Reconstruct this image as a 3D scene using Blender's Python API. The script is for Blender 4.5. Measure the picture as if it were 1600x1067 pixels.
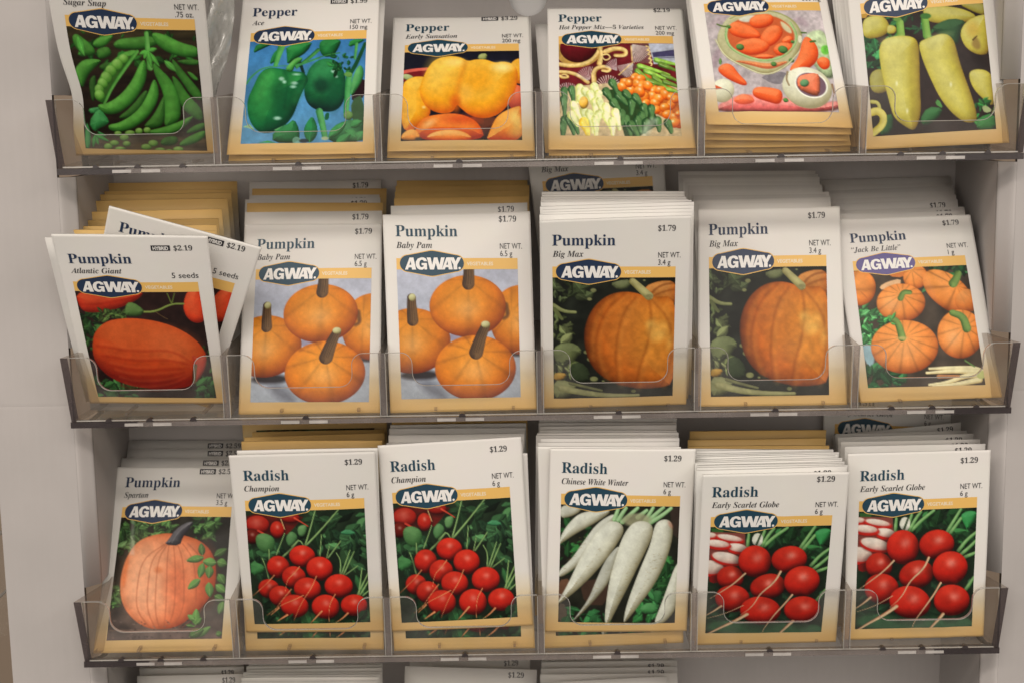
import bpy, bmesh, math, random
import numpy as np
from mathutils import Vector, Matrix

random.seed(7)
S = bpy.context.scene
for o in list(bpy.data.objects):
    bpy.data.objects.remove(o)
COL = S.collection

# ------------------------------------------------------------------ camera
cd = bpy.data.cameras.new("camera")
cam = bpy.data.objects.new("camera", cd)
COL.objects.link(cam)
cd.sensor_width = 36.0
cd.lens = 2250 / 1600 * 36.0
cd.clip_start = 0.01
cd.clip_end = 50.0
cd.dof.use_dof = True
cd.dof.focus_distance = 0.80
cd.dof.aperture_fstop = 11.0
cam.matrix_world = Matrix(((0.99986, 0.01624, 0.00364, -0.01242),
                           (0.00104, 0.15730, -0.98755, -0.79855),
                           (-0.01661, 0.98742, 0.15726, 0.16866),
                           (0, 0, 0, 1)))
S.camera = cam

# ------------------------------------------------------------------ light: a shop fluorescent over the aisle, plus added front and side fills
wd = bpy.data.worlds.new("World")
S.world = wd
wd.use_nodes = True
bg = wd.node_tree.nodes["Background"]
bg.inputs[0].default_value = (1.0, 0.905, 0.81, 1)
bg.inputs[1].default_value = 0.24


def area(name, loc, target, sx, sy, power, color):
    l = bpy.data.lights.new(name, "AREA")
    l.shape = "RECTANGLE"
    l.size, l.size_y = sx, sy
    l.energy = power
    l.color = color
    o = bpy.data.objects.new(name, l)
    COL.objects.link(o)
    o.location = loc
    o.rotation_euler = (Vector(target) - Vector(loc)).to_track_quat("-Z", "Y").to_euler()
    return o


area("tube_or_side_fill", (-0.1, -2.05, 1.85), (0, 0.05, 0), 2.6, 0.3, 25, (1.0, 0.905, 0.81))
area("front_fill", (-0.2, -2.7, 0.80), (0, 0.05, 0), 3.6, 1.8, 37, (1.0, 0.905, 0.81))  # added soft fill in front, lifts the lips and the back stacks
area("tube_or_side_fill", (-2.1, -1.1, 1.3), (0, 0.05, 0), 2.0, 0.3, 17, (1.0, 0.905, 0.81))  # added side fill to brighten the inner side walls
area("tube_or_side_fill", (2.1, -1.1, 1.3), (0, 0.05, 0), 2.0, 0.3, 17, (1.0, 0.905, 0.81))  # matching added fill for the opposite inner wall
S.view_settings.view_transform = "Standard"
S.view_settings.look = "None"
S.view_settings.exposure = 0.06
S.view_settings.gamma = 1.0
S.render.film_transparent = False
cy = S.cycles
cy.max_bounces = 10
cy.transparent_max_bounces = 24
cy.transmission_bounces = 6
cy.caustics_reflective = False
cy.caustics_refractive = False
cy.use_denoising = True


# ------------------------------------------------------------------ materials
def mat(name, color=(0.8, 0.8, 0.8), rough=0.5, spec=0.4):
    m = bpy.data.materials.new(name)
    m.use_nodes = True
    p = m.node_tree.nodes["Principled BSDF"]
    p.inputs["Base Color"].default_value = (*color, 1)
    p.inputs["Roughness"].default_value = rough
    p.inputs["Specular IOR Level"].default_value = spec
    return m, p, m.node_tree


def bump(nt, p, scale, strength, dist=0.0004, detail=4.0, stretch=None):
    tc = nt.nodes.new("ShaderNodeTexCoord")
    n = nt.nodes.new("ShaderNodeTexNoise")
    n.inputs["Scale"].default_value = scale
    n.inputs["Detail"].default_value = detail
    b = nt.nodes.new("ShaderNodeBump")
    b.inputs["Strength"].default_value = strength
    b.inputs["Distance"].default_value = dist
    if stretch:
        mp = nt.nodes.new("ShaderNodeMapping")
        mp.inputs["Scale"].default_value = stretch
        nt.links.new(tc.outputs["Object"], mp.inputs[0])
        nt.links.new(mp.outputs[0], n.inputs[0])
    else:
        nt.links.new(tc.outputs["Object"], n.inputs[0])
    nt.links.new(n.outputs[0], b.inputs["Height"])
    nt.links.new(b.outputs[0], p.inputs["Normal"])
    return n


# packet paper: white stock with the printed cream-to-gold fade at its foot (follows the packet's own UV)
def paper_material():
    m, p, nt = mat("packet_paper", rough=0.42, spec=0.22)
    uv = nt.nodes.new("ShaderNodeUVMap")
    sep = nt.nodes.new("ShaderNodeSeparateXYZ")
    r = nt.nodes.new("ShaderNodeValToRGB")
    nt.links.new(uv.outputs[0], sep.inputs[0])
    nt.links.new(sep.outputs[1], r.inputs[0])
    e = r.color_ramp.elements
    e[0].position = 0.0
    e[0].color = (0.74, 0.48, 0.17, 1)
    e[1].position = 0.30
    e[1].color = (0.80, 0.785, 0.75, 1)
    for pos, c in ((0.05, (0.75, 0.51, 0.21, 1)), (0.13, (0.77, 0.61, 0.34, 1)), (0.21, (0.79, 0.71, 0.56, 1))):
        k = e.new(pos)
        k.color = c
    n = bump(nt, p, 48, 0.30, 0.0011, 4)
    mx = nt.nodes.new("ShaderNodeMix")
    mx.data_type = "RGBA"
    mx.blend_type = "MULTIPLY"
    mx.inputs[0].default_value = 0.05
    nt.links.new(r.outputs[0], mx.inputs[6])
    nt.links.new(n.outputs[1], mx.inputs[7])
    oi = nt.nodes.new("ShaderNodeObjectInfo")      # random tint per packet, standing in for shading that varies with its angle
    mr = nt.nodes.new("ShaderNodeMapRange")
    mr.inputs["To Min"].default_value = 0.84
    mr.inputs["To Max"].default_value = 1.0
    nt.links.new(oi.outputs["Random"], mr.inputs[0])
    vm = nt.nodes.new("ShaderNodeVectorMath")
    vm.operation = "SCALE"
    nt.links.new(mx.outputs[2], vm.inputs[0])
    nt.links.new(mr.outputs[0], vm.inputs["Scale"])
    nt.links.new(vm.outputs[0], p.inputs["Base Color"])
    return m


M_PAPER = paper_material()
M_PRINT, _p, _nt = mat("photo_print", rough=0.36, spec=0.20)
_a = _nt.nodes.new("ShaderNodeAttribute")
_a.attribute_name = "ink"
_nt.links.new(_a.outputs["Color"], _p.inputs["Base Color"])
bump(_nt, _p, 48, 0.22, 0.0011, 4)
M_NAVY = mat("navy_ink", (0.013, 0.030, 0.075), 0.4)[0]
M_TEAL = mat("teal_ink", (0.010, 0.050, 0.085), 0.4)[0]
M_PURPLE = mat("violet_ink", (0.095, 0.075, 0.24), 0.35)[0]
M_BLACK = mat("black_ink", (0.022, 0.022, 0.028), 0.45)[0]
M_GREYINK = mat("grey_ink", (0.07, 0.07, 0.08), 0.45)[0]
M_GOLD = mat("gold_ink", (0.76, 0.47, 0.13), 0.4)[0]
M_WHITEINK = mat("white_ink", (0.80, 0.79, 0.77), 0.4)[0]
M_CREAMINK = mat("cream_ink", (0.80, 0.70, 0.52), 0.4)[0]


def cardboard():
    m, p, nt = mat("white_cardboard", rough=0.7, spec=0.2)
    tc = nt.nodes.new("ShaderNodeTexCoord")
    w = nt.nodes.new("ShaderNodeTexWave")
    w.bands_direction = "X"
    w.inputs["Scale"].default_value = 55
    w.inputs["Distortion"].default_value = 0.6
    w.inputs["Detail Scale"].default_value = 2
    nt.links.new(tc.outputs["Object"], w.inputs[0])
    n = nt.nodes.new("ShaderNodeTexNoise")
    n.inputs["Scale"].default_value = 14
    n.inputs["Detail"].default_value = 5
    nt.links.new(tc.outputs["Object"], n.inputs[0])
    r = nt.nodes.new("ShaderNodeValToRGB")
    r.color_ramp.elements[0].position = 0.3
    r.color_ramp.elements[0].color = (0.41, 0.39, 0.38, 1)
    r.color_ramp.elements[1].position = 0.7
    r.color_ramp.elements[1].color = (0.465, 0.44, 0.43, 1)
    nt.links.new(n.outputs[0], r.inputs[0])
    nt.links.new(r.outputs[0], p.inputs["Base Color"])
    ad = nt.nodes.new("ShaderNodeMath")
    ad.operation = "MULTIPLY_ADD"
    ad.inputs[1].default_value = 0.35
    nt.links.new(w.outputs[1], ad.inputs[0])
    nt.links.new(n.outputs[0], ad.inputs[2])
    b = nt.nodes.new("ShaderNodeBump")
    b.inputs["Strength"].default_value = 0.25
    b.inputs["Distance"].default_value = 0.0008
    nt.links.new(ad.outputs[0], b.inputs["Height"])
    nt.links.new(b.outputs[0], p.inputs["Normal"])
    return m


M_CARD = cardboard()
M_KRAFT, _p, _nt = mat("kraft_cut_edge", (0.075, 0.060, 0.048), 0.85, 0.1)
bump(_nt, _p, 400, 0.5, 0.001)


def acrylic(name, tint, refl, diff, dcol, rough=0.06):
    """clear plastic: see-through sheet that also mirrors and hazes a little"""
    m = bpy.data.materials.new(name)
    m.use_nodes = True
    nt = m.node_tree
    nt.nodes.clear()
    out = nt.nodes.new("ShaderNodeOutputMaterial")
    tr = nt.nodes.new("ShaderNodeBsdfTransparent")
    tr.inputs[0].default_value = (*tint, 1)
    gl = nt.nodes.new("ShaderNodeBsdfGlossy")
    gl.inputs["Roughness"].default_value = rough
    df = nt.nodes.new("ShaderNodeBsdfDiffuse")
    df.inputs[0].default_value = (*dcol, 1)
    fr = nt.nodes.new("ShaderNodeLayerWeight")      # Schlick: same from either side of the sheet
    fr.inputs[0].default_value = 0.5
    pw = nt.nodes.new("ShaderNodeMath")
    pw.operation = "POWER"
    pw.inputs[1].default_value = 5.0
    mu = nt.nodes.new("ShaderNodeMath")
    mu.operation = "MULTIPLY_ADD"
    mu.inputs[1].default_value = refl * 0.9
    mu.inputs[2].default_value = refl * 0.04
    m1 = nt.nodes.new("ShaderNodeMixShader")
    tc = nt.nodes.new("ShaderNodeTexCoord")      # dust and finger smears
    ns = nt.nodes.new("ShaderNodeTexNoise")
    ns.inputs["Scale"].default_value = 38
    ns.inputs["Detail"].default_value = 6
    ns.inputs["Roughness"].default_value = 0.7
    dr = nt.nodes.new("ShaderNodeMapRange")
    dr.inputs["From Min"].default_value = 0.42
    dr.inputs["From Max"].default_value = 0.75
    dr.inputs["To Min"].default_value = diff
    dr.inputs["To Max"].default_value = min(1, diff * 1.5 + 0.03)
    nt.links.new(tc.outputs["Object"], ns.inputs[0])
    nt.links.new(ns.outputs[0], dr.inputs[0])
    nt.links.new(dr.outputs[0], m1.inputs[0])
    m2 = nt.nodes.new("ShaderNodeMixShader")
    L = nt.links.new
    L(tr.outputs[0], m1.inputs[1])
    L(df.outputs[0], m1.inputs[2])
    L(fr.outputs[1], pw.inputs[0])
    L(pw.outputs[0], mu.inputs[0])
    L(mu.outputs[0], m2.inputs[0])
    L(m1.outputs[0], m2.inputs[1])
    L(gl.outputs[0], m2.inputs[2])
    L(m2.outputs[0], out.inputs[0])
    return m


M_CLEAR = acrylic("clear_acrylic", (0.992, 0.988, 0.98), 0.7, 0.006, (0.8, 0.77, 0.72))
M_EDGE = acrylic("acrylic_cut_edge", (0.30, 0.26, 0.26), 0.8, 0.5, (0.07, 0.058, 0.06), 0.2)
M_LINE = acrylic("acrylic_glint_and_rim", (0.78, 0.77, 0.75), 1.6, 0.36, (0.66, 0.64, 0.60), 0.15)  # pale colour: tray edge glints painted in; also the neighbouring tray's white rim
M_GLINT_TAB = acrylic("acrylic_glint_tab", (0.7, 0.68, 0.66), 1.5, 0.6, (0.62, 0.59, 0.56), 0.15)  # whitish colour that paints glints on the small tabs
M_RIB = acrylic("acrylic_divider_edge", (0.68, 0.64, 0.62), 1.0, 0.35, (0.34, 0.30, 0.285), 0.2)
M_SIDE = acrylic("acrylic_side", (0.84, 0.81, 0.78), 0.3, 0.08, (0.42, 0.39, 0.36), 0.2)


# ------------------------------------------------------------------ object helpers
def mesh_obj(name, verts, faces, mats, parent=None, mi=None, smooth=False, uv=None, ink=None, base=None):
    me = bpy.data.meshes.new(name)
    if base is None and parent is not None:
        base = parent.matrix_basis.translation if parent.parent is None else None
    v = np.asarray(verts, float)
    b = BASES.get(parent.name) if parent is not None else None
    if b is not None:
        v = v - np.array(b)
    me.from_pydata(v.tolist(), [], faces)
    for m in (mats if isinstance(mats, (list, tuple)) else [mats]):
        me.materials.append(m)
    if mi is not None:
        me.polygons.foreach_set("material_index", mi)
    if smooth:
        me.polygons.foreach_set("use_smooth", [True] * len(me.polygons))
    if uv is not None:
        l = me.uv_layers.new(name="UVMap")
        idx = np.zeros(len(me.loops), int)
        me.loops.foreach_get("vertex_index", idx)
        l.data.foreach_set("uv", np.asarray(uv, np.float32)[idx].ravel())
    if ink is not None:
        at = me.color_attributes.new("ink", "FLOAT_COLOR", "POINT")
        at.data.foreach_set("color", np.c_[ink, np.ones(len(ink))].astype(np.float32).ravel())
    me.update()
    o = bpy.data.objects.new(name, me)
    COL.objects.link(o)
    if parent is not None:
        o.parent = parent
        if b is not None:
            BASES[o.name] = b          # children share the thing's own space
    return o


BASES = {}


def thing(name, label, cat, loc, group=None):
    o = bpy.data.objects.new(name, None)
    COL.objects.link(o)
    o.empty_display_size = 0.01
    o.location = loc
    BASES[o.name] = tuple(loc)
    tag(o, label, cat, group)
    return o


def tag(o, label, cat, group=None, kind=None):
    o["label"] = label
    o["category"] = cat
    if group:
        o["group"] = group
    if kind:
        o["kind"] = kind
    return o


class MB:
    def __init__(s):
        s.v, s.f, s.m = [], [], []

    def box(s, a, b, m=0):
        k = len(s.v)
        (x0, y0, z0), (x1, y1, z1) = a, b
        s.v += [(x0, y0, z0), (x1, y0, z0), (x1, y1, z0), (x0, y1, z0), (x0, y0, z1), (x1, y0, z1), (x1, y1, z1), (x0, y1, z1)]
        for q in ((0, 3, 2, 1), (4, 5, 6, 7), (0, 1, 5, 4), (1, 2, 6, 5), (2, 3, 7, 6), (3, 0, 4, 7)):
            s.f.append(tuple(k + i for i in q))
            s.m.append(m)
        return s

    def prism(s, loop, fn, m_face=0, m_edge=1):
        """loop of 2D points; fn(p, side) -> 3D point; two caps and a rim"""
        k, n = len(s.v), len(loop)
        s.v += [fn(p, 0) for p in loop] + [fn(p, 1) for p in loop]
        s.f.append(tuple(k + i for i in range(n)))
        s.f.append(tuple(k + n + i for i in reversed(range(n))))
        s.m += [m_face, m_face]
        for i in range(n):
            j = (i + 1) % n
            s.f.append((k + i, k + n + i, k + n + j, k + j))
            s.m.append(m_edge)
        return s

    def tube(s, pts, r, m=0, n=8):
        P = [Vector(p) for p in pts]
        k = len(s.v)
        for i, p in enumerate(P):
            d = (P[min(i + 1, len(P) - 1)] - P[max(i - 1, 0)]).normalized()
            a = d.orthogonal().normalized()
            b = d.cross(a)
            for j in range(n):
                t = 2 * math.pi * j / n
                s.v.append(tuple(p + r * (math.cos(t) * a + math.sin(t) * b)))
        for i in range(len(P) - 1):
            for j in range(n):
                q = (j + 1) % n
                s.f.append((k + i * n + j, k + i * n + q, k + (i + 1) * n + q, k + (i + 1) * n + j))
                s.m.append(m)
        return s

    def build(s, name, mats, parent=None, smooth=False):
        return mesh_obj(name, s.v, s.f, mats, parent, s.m, smooth)


def grid_faces(nx, ny, off=0):
    i = np.arange(nx * ny).reshape(ny, nx)
    q = np.stack([i[:-1, :-1], i[1:, :-1], i[1:, 1:], i[:-1, 1:]], -1).reshape(-1, 4) + off
    return q.tolist()


# ------------------------------------------------------------------ the cardboard display box
HR = 0.14192
ROWS = [(HR, 0.0015), (0.0, 0.0), (-HR, -0.0015)]
XI, XB, YF, YB = 0.2603, 0.2640, 0.0205, 0.110


def wall_x(y):      # the sides splay a little towards the back
    return XI + (XB - XI) * (y - YF) / (YB - YF)


ZT, ZB = 0.285, -0.42
stand = thing("display_stand", "white cardboard display box standing upright behind three clear seed trays", "display stand", (0, YB, ZB))


def card_panel(name, loop, fn, edge=M_CARD):
    return MB().prism(loop, fn).build(name, [M_CARD, edge], stand)


# back panel with the round hang hole near the top
hole_c, hole_r = (-0.0024, 0.2385), 0.0118
hl = [(hole_c[0] + hole_r * math.cos(a), hole_c[1] + hole_r * math.sin(a)) for a in np.linspace(0, 2 * math.pi, 41)[:-1]]
loop = [(-XB - .004, ZB), (XB + .004, ZB), (XB + .004, ZT), (-0.0024, ZT)]
loop += [(-0.0024, hole_c[1] + hole_r)] + [hl[(10 - k) % 40] for k in range(1, 40)] + [(-0.00245, hole_c[1] + hole_r), (-0.00245, ZT), (-XB - .004, ZT)]
card_panel("back_panel", loop, lambda p, s: (p[0], YB + .0035 * s, p[1]))
b = MB()
b.box((-0.26, YB + .0075, 0.15), (0.26, YB + .010, 0.283))
b.build("rear_liner", [mat("white_liner", (0.80, 0.80, 0.80), 0.6)[0]], stand)

MB().box((-XB - .004, .012, ZT + .0002), (XB + .004, YB + .0035, ZT + .004)).build("top_panel", [M_CARD], stand)

# side panels: notched where each tray passes through, front edge turned out into a flange
for sg in (-1, 1):
    loop = [(YF, ZB)]
    for z, dx in reversed(ROWS):
        loop += [(YF, z - .0055), (.050, z - .0055), (.050, z + .0400), (YF, z + .0400)]
    loop += [(YF, ZT), (YB - .0002, ZT), (YB - .0002, ZB)]
    card_panel("side_panel", loop, lambda p, s: (sg * (wall_x(p[0]) + .004 * s), p[0], p[1]), M_KRAFT)
    # rounded fold between the side panel and the flange, interrupted by the tray slots
    spans, z0 = [], ZB
    for z, dx in reversed(ROWS):
        spans.append((z0, z - .0055))
        z0 = z + .0400
    spans.append((z0, ZT))
    for za, zb in spans:
        m = MB()
        prof = [(sg * (XI + x), YF - .0003 - y) for x, y in ((0, 0), (.0004, .0011), (.0013, .0022), (.0052, .0067), (.0066, .0080), (.0082, .0090))]
        inn = [(x + sg * .003, y + .003) for x, y in prof]
        lp = prof + inn[::-1]
        m.prism(lp, lambda p, s: (p[0], p[1], (za, zb)[s]), 1, 0)
        m.build("folded_edge", [M_CARD, M_KRAFT], stand, True)
    # flange facing the aisle, with one horizontal crease
    x0, x1 = XI + .0080, (.3140 if sg < 0 else .46)
    zs = [ZB, -.06, .0045, .0058, .0065, .0072, .0085, .10, ZT]
    ys = [.0, .0, .0, .00006, .00016, .00008, .0, .0, .0]
    y0 = YF - .0093
    m = MB()
    lp = [(y0 + dy, z) for dy, z in zip(ys, zs)] + [(y0 + .0035, z) for z in reversed(zs)]
    m.prism(lp, lambda p, s: (sg * (x0, x1)[s], p[0], p[1]), 1, 0)
    m.build("front_flange", [M_CARD, M_KRAFT], stand)


# ------------------------------------------------------------------ clear trays, six pockets each
HW, TH, LH, CH = 0.265, 0.0022, 0.0372, 0.0180


def lip_loop(x0, x1):
    a, r, r2 = .0150, .0065, .0075
    L = [(x0, 0), (x1, 0), (x1, LH), (x1 - a + r, LH)]
    L += [(x1 - a + r - r * math.sin(t), LH - r + r * math.cos(t)) for t in np.linspace(.2, math.pi / 2, 6)]
    L += [(x1 - a - r2 + r2 * math.cos(t), CH + r2 - r2 * math.sin(t)) for t in np.linspace(0, math.pi / 2, 7)]
    L += [(x0 + a + r2 - r2 * math.sin(t), CH + r2 - r2 * math.cos(t)) for t in np.linspace(0, math.pi / 2, 7)]
    L += [(x0 + a - r + r * math.cos(t), LH - r + r * math.sin(t)) for t in np.linspace(0, math.pi / 2 - .2, 6)]
    L += [(x0 + a - r, LH), (x0, LH)]
    return L


TRAYLAB = ["clear acrylic tray holding the pepper and pea packets, topmost of three",
           "clear acrylic tray holding six pumpkin packets, middle of the three",
           "clear acrylic tray holding the radish packets, lowest of the three"]


def wx(y):
    return HW - .0075 * min(max(y, 0) / .03, 1)


for (zr, dx), lab in zip(ROWS, TRAYLAB):
    tray = thing("acrylic_tray", lab, "tray", (dx, 0, zr))
    P = 2 * HW / 6
    fl = lambda y: zr + .001 + .10 * max(y, 0)
    lean = lambda z: -.004 * z / LH
    m = MB()      # sloping floor
    nv = [0, .03, .085]
    for a, b_ in zip(nv[:-1], nv[1:]):
        k = len(m.v)
        m.v += [(dx - wx(a), a, fl(a)), (dx + wx(a), a, fl(a)), (dx + wx(b_), b_, fl(b_)), (dx - wx(b_), b_, fl(b_))]
        m.v += [(x, y, z - .002) for x, y, z in m.v[k:k + 4]]
        m.f += [(k, k + 1, k + 2, k + 3), (k + 7, k + 6, k + 5, k + 4), (k, k + 4, k + 5, k + 1), (k + 1, k + 5, k + 6, k + 2), (k + 3, k + 7, k + 4, k)]
        m.m += [0, 0, 1, 1, 1]
    for i in range(12):      # moulded floor ribs
        x = dx - HW + (i + .5) * P / 2 + .006
        m.box((x, .006, zr + .0016), (x + .0016, .03, zr + .0032), 1)
    m.build("tray_floor", [M_CLEAR, M_SIDE], tray)
    for k in range(6):
        x0, x1 = dx - HW + k * P + .0019, dx - HW + (k + 1) * P - .0019
        m = MB()
        m.prism(lip_loop(x0, x1), lambda p, s: (p[0], lean(p[1]) - TH + TH * s, zr + p[1]), 0, 1)
        m.tube([(a, lean(b_) - TH - .0001, zr + b_) for a, b_ in lip_loop(x0, x1)[2:]], .00020, 1, 6)  # pale line painting the glint along the lip edge
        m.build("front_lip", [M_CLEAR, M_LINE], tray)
        m = MB()      # little pale tabs under each lip, standing in for glints
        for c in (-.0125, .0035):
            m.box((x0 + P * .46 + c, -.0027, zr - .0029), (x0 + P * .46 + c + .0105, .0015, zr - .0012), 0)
        m.build("glint_tab", [M_GLINT_TAB], tray)
    for k in range(1, 6):
        x = dx - HW + k * P
        m = MB()
        lp = [(-.0022, .0005), (.083, .0085), (.083, LH + .004), (lean(LH) - .0022, LH)]
        m.prism(lp, lambda p, s: (x - .0017 + .0034 * s, p[0], zr + p[1]), 0, 1)
        m.m = [0, 0, 1, 1, 1, 2]
        m.build("divider", [M_SIDE, M_SIDE, M_RIB], tray)
        m = MB()  # pale strips painting the bright glint lines beside each divider
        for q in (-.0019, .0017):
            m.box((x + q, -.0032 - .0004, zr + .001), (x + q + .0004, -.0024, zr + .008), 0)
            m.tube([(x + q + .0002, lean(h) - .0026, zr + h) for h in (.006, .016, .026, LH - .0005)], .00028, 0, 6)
        m.build("divider_glint", [M_LINE], tray)
    for sg in (-1, 1):
        m = MB()
        ys = [-.0022, .03, .084]
        pts = [(ys[0], .0), (ys[1], .002), (ys[2], .006), (ys[2], LH + .004), (ys[1], LH + .001), (lean(LH) - .0022, LH)]
        m.prism(pts, lambda p, s: (dx + sg * (wx(p[0]) + (.003 * p[1] / LH if p[0] < .01 else 0) - (.0042 if p[0] < .01 else .0030) * (1 - s)), p[0], zr + p[1]), 0, 1)
        m.m = [0, 0, 1, 1, 1, 1, 1, 2]
        m.build("side_wall", [M_SIDE, M_SIDE, M_EDGE], tray)
    m = MB()      # thick foot of the moulding
    E0 = P * .42
    m.box((dx - HW + E0, -.0024, zr - .0032), (dx + HW - E0, .004, zr - .0004), 2)
    for sg in (-1, 1):      # the end pockets show the full dark depth of the moulding
        x0, x1 = sorted((dx + sg * (HW + .0005), dx + sg * (HW - E0 - .0001)))
        m.box((x0, -.0026, zr - .0036), (x1, .004, zr - .0002), 0)
    for k in range(6):
        for c in ((.24, .5, .78) if k in (0, 5) else (.5,)):
            xx = dx - HW + (k + c) * P
            m.prism([(xx + .0019 * math.cos(t), zr - .0004 + .0021 * math.sin(t)) for t in np.linspace(0, math.pi, 9)], lambda p, s: (p[0], -.0031 + .0036 * s, p[1]), 0, 0)
    m.box((dx - HW + .003, -.0027, zr + .0002), (dx + HW - .003, -.0023, zr + .0009), 1)  # pale strip painting the highlight along the front fillet
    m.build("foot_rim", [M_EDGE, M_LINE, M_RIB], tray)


# ------------------------------------------------------------------ what shows past the left edge of the box
M_TAN = mat("shop_wall_paint", (0.30, 0.235, 0.18), 0.9, 0.1)[0]
w = MB().box((-3.0, 1.2, -1.2), (3.0, 1.25, 2.5)).build("back_wall", [M_TAN])
tag(w, "tan shop wall far behind the display", "wall", None, "structure")
nb = thing("neighbouring_tray", "clear plastic tray with white rim at the far left edge", "tray", (-.40, .06, -.17))
m = MB().prism([(-.40, .05), (-.3262, .05), (-.3262, .10), (-.40, .10)], lambda p, s: (p[0], p[1], (-.145, -.078)[s]), 1, 0)
m.build("tray_body", [M_CLEAR, M_CLEAR], nb)
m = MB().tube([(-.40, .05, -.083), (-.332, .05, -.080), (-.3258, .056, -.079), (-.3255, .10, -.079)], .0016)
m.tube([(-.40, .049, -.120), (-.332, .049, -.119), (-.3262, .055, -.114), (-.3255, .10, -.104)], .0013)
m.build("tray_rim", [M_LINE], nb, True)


# ------------------------------------------------------------------ the printed photographs: painted stroke by stroke into point colours
KINK = np.array([1.22, 1.36, 1.42])


def chaikin(P, n=2):
    P = np.asarray(P, float)
    for _ in range(n):
        Q = np.roll(P, -1, 0)
        P = np.stack([.75 * P + .25 * Q, .25 * P + .75 * Q], 1).reshape(-1, 2)
    return P


def vnoise(x, y, seed):
    xi, yi = np.floor(x).astype(np.int64), np.floor(y).astype(np.int64)
    fx, fy = x - xi, y - yi
    fx, fy = fx * fx * (3 - 2 * fx), fy * fy * (3 - 2 * fy)

    def h(a, b):
        v = np.sin(a * 127.1 + b * 311.7 + seed * 74.7) * 43758.5453
        return v - np.floor(v)
    return (h(xi, yi) * (1 - fx) + h(xi + 1, yi) * fx) * (1 - fy) + (h(xi, yi + 1) * (1 - fx) + h(xi + 1, yi + 1) * fx) * fy


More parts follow.
